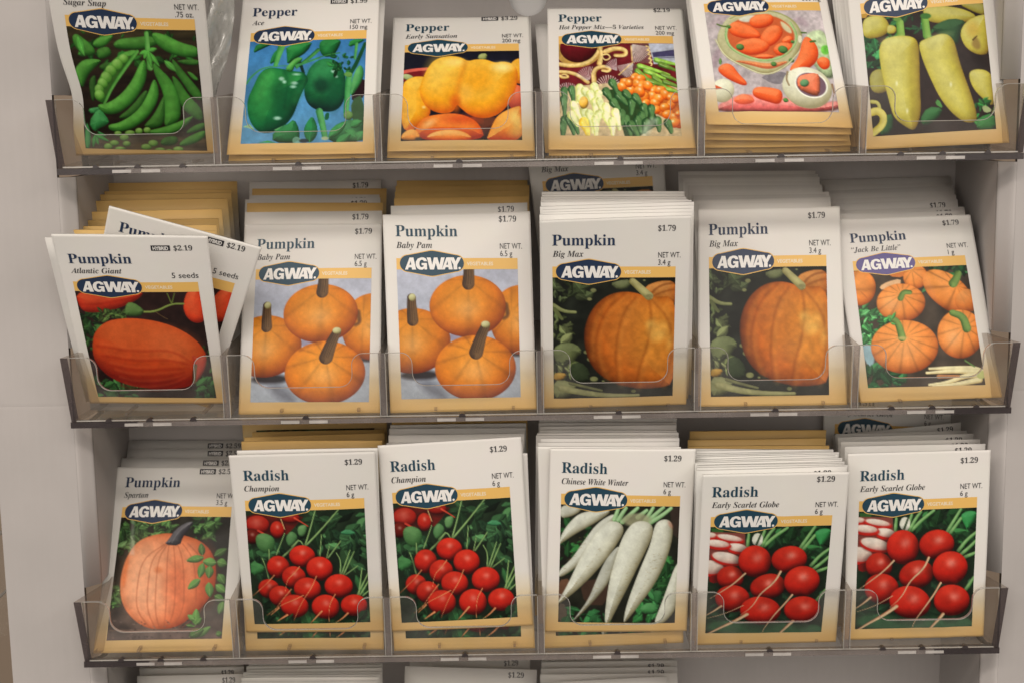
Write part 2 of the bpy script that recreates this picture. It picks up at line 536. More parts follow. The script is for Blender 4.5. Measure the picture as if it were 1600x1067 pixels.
class Cv:
    def __init__(s, quad, bg, nx=150, ny=160, seed=1):
        u, v = np.meshgrid(np.linspace(0, 1, nx), np.linspace(0, 1, ny))
        u, v = u.ravel(), v.ravel()
        q = np.asarray(quad, float)
        X = (1 - u)[:, None] * (1 - v)[:, None] * q[0] + u[:, None] * (1 - v)[:, None] * q[1] + u[:, None] * v[:, None] * q[2] + (1 - u)[:, None] * v[:, None] * q[3]
        s.X, s.Y, s.nx, s.ny = X[:, 0], X[:, 1], nx, ny
        s.C = np.tile(np.array(bg, float), (len(u), 1))
        s.rs = np.random.default_rng(seed)
        s.seed = seed

    def mix(s, idx, a, c):
        s.C[idx] = s.C[idx] * (1 - a[:, None]) + np.broadcast_to(np.asarray(c, float), (len(idx), 3)) * a[:, None]

    def noise(s, scale, amp, seed=0, st=(1, 1)):
        n = vnoise(s.X / scale / st[0], s.Y / scale / st[1], s.seed + seed) + .5 * vnoise(2.1 * s.X / scale / st[0], 2.1 * s.Y / scale / st[1], s.seed + seed + 9) - .75
        s.C *= (1 + amp * n)[:, None]

    def grad(s, c0, c1, y0, y1, axis="y", a=1.0):
        t = np.clip(((s.Y if axis == "y" else s.X) - y0) / (y1 - y0), 0, 1)[:, None]
        c = np.array(c0, float) * (1 - t) + np.array(c1, float) * t
        s.C = s.C * (1 - a) + c * a

    def box(s, P, m):
        P = np.asarray(P)
        lo, hi = P.min(0) - m, P.max(0) + m
        return np.nonzero((s.X > lo[0]) & (s.X < hi[0]) & (s.Y > lo[1]) & (s.Y < hi[1]))[0]

    def poly(s, pts, col, hi=None, lo=None, R=None, L=(-.35, -.75), soft=6, sm=2, a=1.0, streak=0, sdir=(1, 0)):
        P = chaikin(pts, sm) if sm else np.asarray(pts, float)
        idx = s.box(P, soft + 2)
        if not len(idx):
            return
        x, y = s.X[idx], s.Y[idx]
        best = np.full(len(idx), 1e18)
        gx, gy = np.zeros(len(idx)), np.zeros(len(idx))
        ins = np.zeros(len(idx), bool)
        Q = np.roll(P, -1, 0)
        for (ax, ay), (bx, by) in zip(P, Q):
            dx, dy = bx - ax, by - ay
            t = np.clip(((x - ax) * dx + (y - ay) * dy) / (dx * dx + dy * dy + 1e-9), 0, 1)
            ex, ey = x - ax - t * dx, y - ay - t * dy
            d2 = ex * ex + ey * ey
            k = d2 < best
            best[k], gx[k], gy[k] = d2[k], ex[k], ey[k]
            c = (ay > y) != (by > y)
            if dy != 0:
                ins ^= c & (x < ax + (y - ay) / dy * dx)
        d = np.sqrt(best)
        al = np.clip(.5 + np.where(ins, d, -d) / soft, 0, 1) * a
        c = np.tile(np.array(col, float), (len(idx), 1))
        if hi is not None:
            R = R or max(d[ins].max() if ins.any() else 1, 1)
            m = 1 - np.clip(d / R, 0, 1)
            sg = np.where(ins, -1, 1) / (d + 1e-6)
            nx, ny = gx * sg * m * -1 * -1, gy * sg * m * -1 * -1
            nz = np.sqrt(np.clip(1 - m * m, 0, 1))
            l = nx * L[0] + ny * L[1] + (nz - .62) * .9
            lo_ = np.array(lo if lo is not None else np.array(col) * .45, float)
            c = np.where((l > 0)[:, None], c + (np.array(hi, float) - c) * np.clip(l * 1.3, 0, 1)[:, None], c + (lo_ - c) * np.clip(-l * 1.2, 0, 1)[:, None])
        if streak:
            q = vnoise((x * sdir[1] + y * sdir[0]) / 9, (x * sdir[0] - y * sdir[1]) / 120, 3)
            c = c * (1 + streak * (q - .5))[:, None]
        s.mix(idx, al, c)

    def ell(s, cx, cy, rx, ry, col, hi=None, lo=None, rot=0, L=(-.3, -.75), soft=6, ribs=None, spec=None, a=1.0):
        r = math.radians(rot)
        co, si = math.cos(r), math.sin(r)
        m = max(rx, ry) + soft
        idx = s.box([(cx - m, cy - m), (cx + m, cy + m)], 0)
        if not len(idx):
            return
        dx, dy = s.X[idx] - cx, s.Y[idx] - cy
        ux, uy = (dx * co + dy * si) / rx, (-dx * si + dy * co) / ry
        rr = np.sqrt(ux * ux + uy * uy)
        al = np.clip(.5 + (1 - rr) * min(rx, ry) / soft, 0, 1) * a
        c = np.tile(np.array(col, float), (len(idx), 1))
        nz = np.sqrt(np.clip(1 - rr * rr, 0, 1))
        nx, ny = ux * co - uy * si, ux * si + uy * co
        l = nx * L[0] + ny * L[1] + (nz - .62) * .85
        if hi is not None:
            lo_ = np.array(lo if lo is not None else np.array(col) * .45, float)
            c = np.where((l > 0)[:, None], c + (np.array(hi, float) - c) * np.clip(l * 1.2, 0, 1)[:, None], c + (lo_ - c) * np.clip(-l * 1.2, 0, 1)[:, None])
        if ribs:
            mode, n, px, py, dep = ribs
            if mode == "ang":
                ph = np.arctan2(uy - py, (ux - px)) * n / (2 * math.pi)
                fade = np.clip(np.hypot(ux - px, uy - py) / .35, .15, 1)
            else:
                qy = np.clip(np.abs(uy), 0, .97)
                ph = np.arcsin(np.clip((ux - px * (1 - uy) * .5) / np.sqrt(1 - qy * qy), -1, 1)) * n / math.pi + py
                fade = 1
            f = np.abs(ph - np.round(ph))
            g = dep * np.exp(-(f / .10) ** 2) * fade
            c = c * (1 - g)[:, None] * (1 + .35 * dep * fade * np.clip(f * 2, 0, 1))[:, None]
        if spec:
            sx, sy, w, amt = spec
            g = amt * np.exp(-((ux - sx) ** 2 + (uy - sy) ** 2) / w ** 2)
            c = c + (np.array([255, 245, 228.]) - c) * g[:, None]
        s.mix(idx, al, np.clip(c, 0, 255))

    def stroke(s, pts, w0, w1, col, hi=None, soft=5, sm=2, a=1.0):
        P = np.asarray(pts, float)
        for _ in range(sm if len(P) > 2 else 0):
            P = np.vstack([P[:1], np.stack([.75 * P[:-1] + .25 * P[1:], .25 * P[:-1] + .75 * P[1:]], 1).reshape(-1, 2), P[-1:]])
        sl = np.r_[0, np.cumsum(np.hypot(*np.diff(P, axis=0).T))]
        sl /= sl[-1] + 1e-9
        idx = s.box(P, max(w0, w1) + soft)
        if not len(idx):
            return
        x, y = s.X[idx], s.Y[idx]
        best, bw, sd = np.full(len(idx), 1e9), np.ones(len(idx)), np.zeros(len(idx))
        for i in range(len(P) - 1):
            (ax, ay), (bx, by) = P[i], P[i + 1]
            dx, dy = bx - ax, by - ay
            t = np.clip(((x - ax) * dx + (y - ay) * dy) / (dx * dx + dy * dy + 1e-9), 0, 1)
            e = np.hypot(x - ax - t * dx, y - ay - t * dy)
            w = w0 + (w1 - w0) * (sl[i] + t * (sl[i + 1] - sl[i]))
            q = e - w
            k = q < best
            best[k], bw[k], sd[k] = q[k], w[k], (np.sign(dx * (y - ay) - dy * (x - ax)) * e)[k]
        al = np.clip(.5 - best / soft, 0, 1) * a
        c = np.tile(np.array(col, float), (len(idx), 1))
        if hi is not None:
            t = np.clip(1 - ((sd / np.maximum(bw, 1) + .3) / 1.1) ** 2, 0, 1)
            c = c + (np.array(hi, float) - c) * t[:, None]
        s.mix(idx, al, c)

    def leaf(s, x0, y0, x1, y1, w, col, vein=None, hi=None, soft=5):
        d = np.array([x1 - x0, y1 - y0], float)
        n = np.array([-d[1], d[0]]) / (np.hypot(*d) + 1e-9)
        o = np.array([x0, y0], float)
        pr = [(0, 0), (.18, .7), (.42, 1), (.7, .75), (1, 0)]
        A = [o + d * t + n * w * k for t, k in pr]
        B = [o + d * t - n * w * k for t, k in pr[-2:0:-1]]
        col = np.array(col, float)
        s.poly(A + B, col, hi if hi is not None else col * 1.35, col * .6, soft=soft, sm=1)
        if w > 9:
            s.stroke([o + d * .03, o + d * .95], 2.4, 1, vein if vein is not None else col * 1.45, soft=4, a=.7)

    def foliage(s, n, x0, y0, x1, y1, size, cols):
        for i in range(int(n * 2.3)):
            x, y = s.rs.uniform(x0, x1), s.rs.uniform(y0, y1)
            t, L = s.rs.uniform(0, 6.28), size * s.rs.uniform(.3, .95)
            c = np.array(cols[s.rs.integers(len(cols))], float) * s.rs.uniform(.5, 1.2)
            w, bend = L * s.rs.uniform(.16, .36), s.rs.uniform(-.25, .25)
            d = np.array([math.cos(t), math.sin(t)])
            m = np.array([-d[1], d[0]])
            pr = [(0, .04), (.15, .6), (.32, 1), (.5, .85), (.66, .95), (.82, .5), (1, 0)]
            j = s.rs.uniform(.75, 1.2, 14)
            mid = lambda q: np.array([x, y]) + d * L * q + m * L * bend * q * q
            A = [mid(q) + m * w * k * j[e] for e, (q, k) in enumerate(pr)]
            B = [mid(q) - m * w * k * j[7 + e] for e, (q, k) in enumerate(pr[-2::-1])]
            s.poly(A + B, c, c * 1.4, c * .5, soft=7, sm=1, L=(-.5, -.6))
            s.poly(A + [mid(q) for q, k in pr[::-1]], c * .62, soft=9, sm=1, a=.45)
            if w > 10:
                s.stroke([mid(.05), mid(.5), mid(.95)], 2.2, .8, c * 1.5 + 12, soft=4, a=.6)

    def done(s, gain=1.0, grain=.03):
        s.noise(12, .035, 21)
        s.noise(34, .05, 22)
        s.C *= (1 + grain * (s.rs.random(len(s.C)) - .5))[:, None]
        c = np.clip(s.C / 255, 0, 1)
        lin = np.where(c < .04045, c / 12.92, ((c + .055) / 1.055) ** 2.4)
        return np.clip(lin * KINK * gain, 0, .9), s.nx, s.ny


def pic_peas():
    c = Cv([(18, 95), (955, 125), (1040, 1000), (155, 985)], (38, 28, 18), seed=1)
    c.grad((48, 40, 24), (30, 20, 14), 100, 500)
    idx = np.nonzero(c.Y > 850)[0]
    c.mix(idx, np.clip((c.Y[idx] - 850) / 60, 0, 1), (72, 58, 40))
    c.noise(60, .5, st=(4, .5))
    G, H, D = (55, 112, 38), (92, 152, 62), (22, 58, 16)
    pod = lambda p, k=1.0, **q: c.poly(p, np.array(G) * k, np.array(H) * k, np.array(D) * k, **q)
    c.foliage(16, 60, 110, 950, 330, 110, [(40, 90, 30), (30, 72, 26)])
    pod([(355, 215), (400, 178), (500, 168), (640, 155), (710, 200), (640, 238), (540, 252), (440, 252), (380, 245)], .85)
    pod([(55, 170), (90, 140), (150, 180), (225, 240), (228, 292), (150, 305), (85, 250)], .9)
    c.leaf(100, 160, 150, 310, 28, (70, 130, 52))
    pod([(203, 215), (250, 165), (350, 148), (365, 165), (300, 232), (240, 242)])
    pod([(235, 250), (320, 225), (350, 270), (330, 300), (260, 322), (240, 300)], .8)
    pod([(630, 128), (740, 150), (850, 210), (975, 240), (980, 318), (860, 310), (740, 270), (660, 205)])
    pod([(800, 330), (980, 325), (985, 370), (880, 365)], .75)
    pod([(50, 430), (80, 370), (150, 318), (282, 322), (240, 360), (170, 420), (130, 480), (95, 545)], .95)
    pod([(235, 380), (300, 335), (380, 345), (300, 410)], .6)
    pod([(150, 480), (220, 420), (205, 520), (190, 640), (160, 610)], .62)
    pod([(885, 410), (930, 420), (985, 480), (940, 480)], .9)
    pod([(780, 305), (830, 360), (900, 450), (1000, 570), (1005, 632), (930, 600), (850, 480), (795, 400)], .8)
    pod([(775, 430), (830, 470), (900, 580), (1010, 690), (1010, 790), (900, 720), (850, 660), (805, 540)], .85)
    pod([(190, 580), (212, 500), (280, 400), (370, 310), (470, 256), (538, 255), (530, 300), (440, 400), (340, 510), (272, 645), (220, 625)], 1.0)
    c.poly([(225, 590), (245, 500), (340, 390), (450, 300), (500, 290), (420, 390), (330, 490), (270, 610)], (46, 70, 26), a=.8)
    for x, y, r in ((433, 320, 36), (385, 360, 42), (335, 402, 42), (297, 450, 43), (265, 495, 40), (232, 540, 38), (232, 582, 42)):
        c.ell(x, y, r, r, (78, 128, 44), (140, 182, 92), (36, 78, 22))
    c.stroke([(535, 265), (420, 410), (325, 530), (270, 640)], 12, 10, (60, 118, 42), (86, 146, 62))
    pod([(370, 747), (470, 670), (580, 535), (612, 556), (545, 685), (450, 752)], .72)
    pod([(580, 800), (650, 720), (710, 600), (738, 555), (735, 700), (722, 800), (650, 828), (590, 815)], .8)
    pod([(210, 650), (290, 640), (400, 570), (490, 470), (555, 340), (592, 318), (604, 400), (582, 500), (505, 620), (405, 700), (310, 724), (240, 702)], 1.05)
    pod([(305, 800), (400, 780), (520, 700), (600, 580), (648, 445), (684, 520), (682, 610), (625, 720), (525, 812), (420, 853), (330, 848)], 1.05)
    pod([(645, 330), (700, 390), (780, 470), (842, 600), (853, 742), (792, 800), (725, 815), (732, 700), (722, 580), (690, 500), (652, 420)], 1.0)
    c.stroke([(600, 140), (610, 250), (625, 380)], 15, 22, (58, 118, 44), (98, 156, 74))
    for x, y in ((545, 285), (680, 245), (700, 380), (580, 320), (640, 390)):
        c.leaf(612, 262, x, y, 18, (66, 124, 48))
    c.leaf(730, 330, 820, 415, 24, (72, 128, 52))
    pod([(575, 850), (700, 820), (800, 790), (935, 727), (945, 745), (875, 822), (780, 872), (660, 880)], .95)
    pod([(830, 950), (880, 900), (1030, 830), (1030, 890), (960, 940), (860, 968)], .95)
    pod([(885, 850), (950, 800), (1030, 780), (1030, 830), (900, 872)], .8)
    pod([(690, 960), (720, 890), (830, 880), (825, 955)], .7)
    for p in ([(138, 690), (215, 668), (240, 680), (180, 730)], [(160, 790), (215, 685), (250, 690), (322, 770), (300, 802), (240, 832), (215, 862)],
              [(140, 760), (190, 870), (190, 985), (150, 985)], [(225, 840), (320, 890), (260, 890)]):
        c.poly(p, (46, 118, 58), (84, 158, 90), (24, 72, 34), sm=1)
    for x, y in ((250, 960), (290, 900), (210, 980), (330, 930)):
        c.leaf(220, 880, x, y, 16, (50, 110, 48))
    for x, y, a, b in ((390, 865, 28, 20), (478, 860, 38, 21), (543, 845, 28, 24), (603, 838, 27, 24), (437, 895, 33, 27), (455, 945, 29, 22), (320, 970, 32, 26), (365, 940, 34, 22), (410, 985, 40, 18), (598, 970, 38, 24), (648, 940, 36, 26), (698, 993, 38, 18), (830, 988, 38, 22), (765, 1000, 27, 13)):
        c.ell(x, y, a, b, (92, 130, 52), (142, 176, 92), (42, 72, 24))
    c.noise(40, .16, 4)
    return c.done(1.0)


def pic_ace():
    c = Cv([(112, 140), (1080, 115), (1050, 968), (33, 995)], (72, 132, 178), seed=2)
    c.grad((58, 118, 172), (92, 150, 190), 120, 900)
    c.noise(300, .12)
    c.poly([(960, 560), (1070, 430), (1080, 600), (960, 660)], (36, 16, 22), sm=1)
    c.poly([(950, 640), (1060, 580), (1060, 990), (960, 800)], (50, 84, 48), sm=1)
    lf = lambda *a: c.leaf(*a)
    c.poly([(130, 245), (170, 150), (330, 150), (210, 205)], (26, 92, 44), (50, 128, 66), sm=1)
    c.poly([(270, 345), (300, 250), (345, 205), (330, 310)], (24, 104, 52), (52, 140, 74), sm=1)
    c.stroke([(380, 170), (350, 260), (325, 345)], 30, 18, (50, 136, 62), (92, 172, 88))
    c.poly([(410, 175), (640, 130), (590, 230), (500, 290), (420, 345), (420, 270)], (28, 112, 52), (58, 146, 72), sm=1)
    c.poly([(680, 120), (880, 115), (850, 200), (800, 280), (700, 270)], (26, 100, 48), (54, 140, 70), sm=2)
    c.poly([(925, 195), (950, 120), (1080, 120), (1020, 160)], (30, 112, 50), (60, 150, 70), sm=1)
    c.stroke([(680, 215), (600, 290), (545, 330), (500, 365)], 16, 12, (30, 92, 44), (72, 142, 70))
    c.stroke([(860, 240), (720, 265), (560, 330)], 5, 4, (52, 120, 58))
    c.stroke([(80, 500), (130, 430), (230, 360), (420, 350)], 9, 3, (70, 150, 92))
    c.stroke([(530, 330), (560, 420)], 15, 12, (20, 50, 40))
    c.poly([(940, 640), (1050, 480), (1062, 380), (1020, 330), (960, 460)], (60, 138, 70), (112, 180, 110), sm=2)
    # right pepper
    c.poly([(556, 560), (590, 400), (650, 320), (730, 285), (830, 300), (900, 400), (915, 520), (895, 660), (820, 735), (690, 735), (590, 680)], (20, 88, 50), (52, 138, 78), (10, 38, 34), L=(-.1, -.9))
    c.ell(700, 400, 110, 70, (56, 142, 84), rot=-20, a=.5, soft=60)
    c.ell(705, 520, 60, 60, (8, 30, 30), a=.55, soft=50)
    c.ell(800, 600, 60, 110, (14, 70, 46), a=.5, soft=60)
    for x, y, r in ((805, 400, 16), (832, 445, 12), (815, 388, 10)):
        c.ell(x, y, r, r * .8, (190, 225, 205), a=.8, soft=14)
    c.foliage(12, 800, 260, 960, 400, 80, [(30, 96, 46), (46, 122, 58), (20, 70, 36)])
    c.stroke([(940, 420), (925, 560), (912, 740)], 27, 22, (44, 122, 62), (86, 164, 92))
    c.stroke([(1070, 160), (1000, 330), (940, 430)], 14, 18, (22, 74, 42))
    c.stroke([(1000, 160), (985, 290)], 14, 10, (48, 126, 60), (88, 160, 84))
    c.ell(930, 425, 34, 20, (96, 146, 70))
    # left pepper
    c.poly([(85, 640), (140, 520), (190, 410), (270, 360), (400, 380), (480, 400), (560, 405), (603, 470), (570, 530), (520, 640), (470, 780), (370, 880), (240, 920), (150, 880), (95, 780)], (22, 104, 54), (60, 152, 72), (8, 52, 34), L=(-.5, -.6))
    c.poly([(150, 640), (190, 470), (270, 380), (330, 400), (260, 520), (220, 640)], (72, 164, 80), a=.55, soft=50)
    c.poly([(290, 560), (350, 460), (430, 520), (420, 760), (320, 800)], (12, 66, 40), a=.5, soft=60)
    c.poly([(450, 640), (520, 500), (580, 440), (590, 490), (500, 700)], (44, 134, 70), a=.5, soft=40)
    c.stroke([(400, 400), (430, 480), (400, 700)], 14, 6, (10, 62, 38), a=.4, soft=30)
    for x, y, a, b in ((375, 462, 22, 16), (398, 488, 16, 14), (482, 500, 26, 14), (472, 530, 24, 12), (500, 425, 30, 9), (340, 790, 30, 14)):
        c.ell(x, y, a, b, (188, 226, 204), a=.8, soft=14)
    c.poly([(400, 385), (440, 330), (500, 278), (550, 280), (545, 310), (490, 350), (460, 410)], (58, 138, 56), (112, 182, 92), sm=1)
    c.stroke([(500, 350), (590, 320), (690, 285)], 11, 5, (64, 140, 76))
    # lower leaves and stems
    c.poly([(300, 900), (420, 840), (480, 790), (525, 880), (520, 985), (300, 985)], (30, 100, 52), (60, 138, 78), sm=1)
    c.poly([(50, 858), (110, 838), (150, 882)], (150, 190, 140), sm=0)
    c.poly([(400, 845), (330, 890), (310, 885)], (110, 180, 110), sm=0)
    c.stroke([(690, 735), (715, 840), (735, 930)], 30, 24, (48, 120, 66), (92, 164, 96))
    c.poly([(740, 745), (775, 740), (765, 800), (730, 800)], (26, 84, 52), sm=1)
    c.leaf(605, 985, 632, 765, 60, (34, 104, 58))
    c.poly([(750, 985), (800, 850), (900, 800), (1050, 780), (1060, 980)], (44, 104, 60), (78, 140, 90), sm=1)
    for a in ((760, 940, 920, 810, 40), (900, 880, 1040, 960, 45), (940, 850, 1050, 800, 34), (820, 990, 960, 900, 34), (1000, 960, 1060, 880, 40)):
        c.leaf(*a, (58, 118, 66))
    c.ell(930, 760, 40, 36, (92, 132, 66), (130, 160, 90))
    c.ell(735, 945, 30, 14, (170, 180, 140))
    c.ell(500, 965, 36, 30, (130, 175, 150), a=.8)
    c.ell(560, 965, 40, 16, (26, 30, 30), a=.8)
    c.poly([(180, 985), (260, 968), (330, 985)], (60, 150, 70), sm=0)
    c.noise(50, .14, 4)
    return c.done(0.72)


def pic_sunny():
    c = Cv([(75, 145), (1165, 122), (1195, 972), (38, 992)], (22, 22, 34), seed=3)
    c.noise(120, .5)
    O, H, D = (238, 158, 30), (250, 198, 78), (206, 92, 22)
    c.poly([(40, 330), (300, 300), (300, 420), (40, 440)], (112, 24, 30), sm=0)
    c.stroke([(40, 345), (160, 322), (310, 312)], 16, 14, (212, 92, 78))
    c.ell(110, 395, 60, 30, (150, 160, 104), (190, 196, 140), rot=20)
    c.ell(1180, 330, 110, 130, (232, 146, 26), (246, 180, 60), (190, 90, 20))
    c.ell(1140, 590, 90, 120, (196, 70, 42), (226, 120, 80), (140, 30, 24))
    c.poly([(40, 470), (120, 400), (230, 380), (330, 420), (330, 800), (200, 880), (40, 920)], O, H, D, R=170)
    c.ell(260, 685, 16, 12, (252, 226, 160), a=.7, soft=16)
    c.poly([(620, 780), (960, 760), (1000, 860), (850, 990), (760, 980)], (78, 40, 34), (110, 60, 44))
    c.poly([(770, 215), (790, 155), (868, 152), (850, 230)], (142, 148, 84), (176, 178, 112), sm=1)
    c.poly([(215, 520), (250, 400), (320, 260), (400, 195), (520, 175), (620, 195), (680, 235), (760, 212), (860, 215), (940, 250), (1010, 232), (1100, 250), (1150, 310), (1155, 430), (1110, 590), (1040, 690), (960, 760), (830, 795), (700, 770), (610, 700), (575, 660), (540, 740), (420, 750), (300, 700), (240, 620)], O, H, D, R=210, L=(-.25, -.7))
    c.ell(400, 320, 110, 150, (250, 204, 90), rot=20, a=.5, soft=110)
    c.ell(560, 240, 90, 40, (252, 220, 130), a=.6, soft=50)
    c.ell(1010, 290, 90, 46, (253, 226, 146), a=.75, soft=60)
    c.ell(760, 400, 150, 130, (236, 148, 20), a=.5, soft=100)
    c.ell(650, 560, 70, 90, (246, 186, 84), a=.5, soft=80)
    c.stroke([(660, 250), (600, 420), (575, 560), (570, 690)], 10, 26, (206, 104, 18), soft=60, a=.5)
    c.poly([(500, 640), (575, 560), (610, 700), (560, 760)], (204, 84, 22), soft=60, a=.6)
    c.poly([(180, 870), (260, 780), (400, 750), (560, 745), (700, 780), (800, 850), (850, 990), (160, 990)], (222, 92, 30), (240, 138, 56), (160, 44, 24), R=150)
    c.ell(620, 800, 160, 40, (206, 64, 30), a=.6, soft=50)
    c.ell(310, 840, 60, 26, (252, 196, 130), rot=-30, a=.7, soft=40)
    c.poly([(260, 985), (330, 920), (480, 890), (640, 900), (760, 985)], (232, 120, 36), (250, 190, 110), (190, 70, 24))
    c.poly([(30, 990), (60, 910), (180, 875), (250, 985)], (238, 140, 44), (250, 180, 90))
    c.ell(210, 972, 34, 12, (70, 50, 34))
    c.poly([(910, 850), (960, 760), (1080, 690), (1220, 650), (1220, 990), (850, 990), (880, 920)], (232, 124, 36), (248, 180, 84), (170, 54, 26), R=170)
    c.ell(1140, 790, 46, 70, (254, 222, 120), rot=-20, a=.7, soft=50)
    c.ell(1150, 890, 80, 60, (250, 200, 90), a=.6, soft=70)
    c.noise(60, .08, 4)
    return c.done(0.78)


def pic_hotmix():
    c = Cv([(48, 125), (1140, 120), (1216, 1000), (62, 993)], (92, 22, 28), seed=4)
    c.noise(100, .4)
    gold, gold2 = (176, 134, 66), (222, 190, 124)
    c.ell(240, 170, 230, 190, gold)
    c.ell(240, 165, 180, 150, (84, 14, 20), (120, 24, 34), (50, 8, 12))
    c.stroke([(50, 325), (150, 345), (270, 340), (370, 300), (430, 220), (455, 160)], 20, 20, gold, gold2)
    c.stroke([(500, 210), (560, 180), (640, 175), (695, 200), (690, 240), (640, 250), (590, 245)], 26, 16, gold, gold2)
    c.stroke([(440, 160), (460, 230), (440, 330)], 16, 26, gold, gold2)
    c.stroke([(470, 240), (520, 230), (550, 270), (500, 300), (470, 270)], 7, 7, gold2)
    c.stroke([(390, 500), (380, 420), (420, 370), (500, 360), (545, 385), (520, 410), (470, 400)], 24, 14, gold, gold2)
    c.stroke([(60, 440), (90, 460), (150, 455), (110, 420), (80, 430)], 14, 8, gold, gold2)
    c.stroke([(60, 400), (160, 410), (240, 440), (330, 510)], 16, 18, gold, gold2)
    for k in range(90):
        t = k / 90
        x, y = c.rs.uniform(60, 700), c.rs.uniform(180, 500)
    fan = lambda ox, oy, r0, r1, a0, a1, n, col: [c.stroke([(ox + r0 * math.cos(t), oy + r0 * math.sin(t)), (ox + r1 * math.cos(t), oy + r1 * math.sin(t))], 2.6, 4, col, soft=5, a=.85) for t in np.linspace(a0, a1, n)]
    c.poly([(740, 125), (900, 125), (940, 330), (760, 310)], (112, 88, 84), sm=0, a=.6)
    c.poly([(620, 440), (760, 320), (840, 360), (700, 470)], (90, 72, 70), sm=0, a=.6)
    fan(740, 130, 20, 190, .2, 1.4, 14, (206, 190, 180))
    fan(760, 320, 10, 150, 1.7, 2.9, 13, (200, 186, 178))
    fan(345, 500, 20, 140, 3.6, 4.9, 10, (196, 174, 170))
    fan(610, 400, 10, 120, 3.5, 4.6, 9, (190, 170, 170))
    fan(520, 580, 30, 130, 3.6, 5.9, 13, (214, 198, 188))
    fan(130, 640, 60, 130, 3.7, 5.6, 13, (196, 178, 176))
    c.stroke([(742, 150), (752, 300)], 5, 5, gold2)
    c.stroke([(760, 312), (625, 440)], 5, 5, gold2)
    for k in range(5):
        c.stroke([(885 + k * 8, 150 + k * 42), (925 + k * 4, 165 + k * 40), (900 + k * 8, 185 + k * 40)], 7, 6, gold2)
    c.poly([(905, 120), (1160, 120), (1180, 330), (955, 330)], (176, 176, 190), sm=0)
    c.poly([(940, 215), (1150, 180), (1155, 245), (950, 262)], (66, 60, 92), sm=0)
    c.stroke([(945, 272), (1160, 256)], 4, 4, (90, 84, 110))
    c.poly([(62, 560), (220, 540), (640, 520), (900, 480), (1230, 560), (1230, 1010), (50, 1010)], (196, 170, 130), sm=0)
    c.poly([(640, 480), (880, 420), (1230, 600), (1230, 900), (1080, 850), (800, 700), (620, 600)], (190, 96, 36), sm=0)
    c.poly([(450, 590), (660, 580), (960, 760), (1000, 900), (820, 1000), (680, 1000), (620, 800)], (40, 62, 30), sm=0)
    gp = lambda x0, y0, x1, y1, w, col, hi: (c.stroke([(x0, y0), ((x0 + x1) / 2 + 4, (y0 + y1) / 2), (x1, y1)], w, w * .45, col, hi, soft=6), c.stroke([(x0 - w * .3, y0), (x0 * .6 + x1 * .4 - w * .3, y0 * .6 + y1 * .4)], 2.5, 2, (225, 235, 205), a=.5))
    R = c.rs
    for x0, y0, x1, y1 in ((980, 290, 1180, 330), (1020, 330, 1180, 390), (820, 350, 1100, 430), (1040, 430, 1190, 490), (880, 400, 1060, 470), (960, 460, 1060, 530), (800, 400, 950, 530), (900, 490, 1060, 540), (1060, 500, 1190, 540), (1060, 560, 1190, 590)):
        g = R.uniform(.8, 1.15)
        gp(x0, y0, x1, y1, 26, np.array((72, 116, 34)) * g, np.array((142, 178, 72)) * g)
    for x, y in ((690, 510), (780, 460), (830, 480), (660, 560), (800, 530), (740, 590), (850, 540), (900, 540), (960, 580), (1020, 580), (1060, 620), (940, 640), (860, 650), (1000, 660), (880, 700), (970, 700), (1120, 640), (1120, 710), (1160, 660), (980, 760), (1060, 740), (1090, 800), (1140, 830), (1190, 790), (1190, 890), (1150, 880), (720, 520), (820, 600)):
        r = R.uniform(38, 58)
        c.ell(x, y, r, r * R.uniform(.7, .95), (224, 106, 26), (250, 168, 74), (160, 52, 14), rot=R.uniform(-60, 60), spec=(-.3, -.4, .25, .6))
    for x, y, L, t in ((560, 520, 90, 1.1), (500, 600, 80, 1.0), (620, 640, 110, .8), (570, 700, 100, .9), (690, 620, 90, .8), (745, 700, 100, 1.6), (780, 650, 90, .9), (860, 740, 80, 1.3), (930, 750, 90, 1.55), (840, 820, 80, 1.4), (800, 860, 100, 1.3), (690, 850, 150, 1.25), (740, 900, 140, 1.0), (990, 860, 90, 1.4), (1085, 880, 90, 1.2), (650, 800, 90, 1.5), (880, 880, 80, 1.7)):
        gp(x, y, x + L * math.cos(t), y + L * math.sin(t), 40, (30, 64, 34), (88, 124, 72))
    for x, y, L, t in ((100, 580, 150, 1.5), (170, 570, 120, 1.4), (95, 660, 150, 1.5), (100, 850, 140, 1.6), (140, 840, 150, 1.2), (190, 860, 120, 1.2), (80, 900, 100, 1.5)):
        gp(x, y, x + L * math.cos(t), y + L * math.sin(t), 36, (34, 68, 38), (92, 130, 80))
    for x, y, L, t in ((250, 560, 130, 1.7), (390, 550, 110, 1.2), (300, 590, 90, 1.2), (350, 620, 90, 1.3), (430, 620, 100, 1.7), (260, 660, 110, 1.3), (190, 720, 150, 1.1), (400, 690, 130, 1.6), (440, 690, 110, 1.3), (290, 780, 110, 1.4), (340, 800, 130, 1.3), (170, 810, 110, 1.0), (500, 740, 120, 1.4), (430, 810, 160, 1.9), (400, 850, 140, 1.5), (500, 820, 150, 1.1), (590, 790, 150, 1.3), (560, 870, 110, 1.5)):
        g = R.uniform(.92, 1.05)
        gp(x, y, x + L * math.cos(t), y + L * math.sin(t), 40, np.array((196, 196, 112)) * g, np.array((240, 240, 180)) * g)
    c.ell(290, 700, 44, 58, (226, 166, 60), (246, 206, 120))
    gp(290, 880, 330, 985, 48, (218, 176, 52), (246, 220, 110))
    c.poly([(830, 1000), (860, 900), (930, 830), (1010, 850), (930, 940), (900, 1000)], (190, 200, 178), a=.6, soft=40)
    c.noise(30, .2, 5)
    return c.done(0.9)


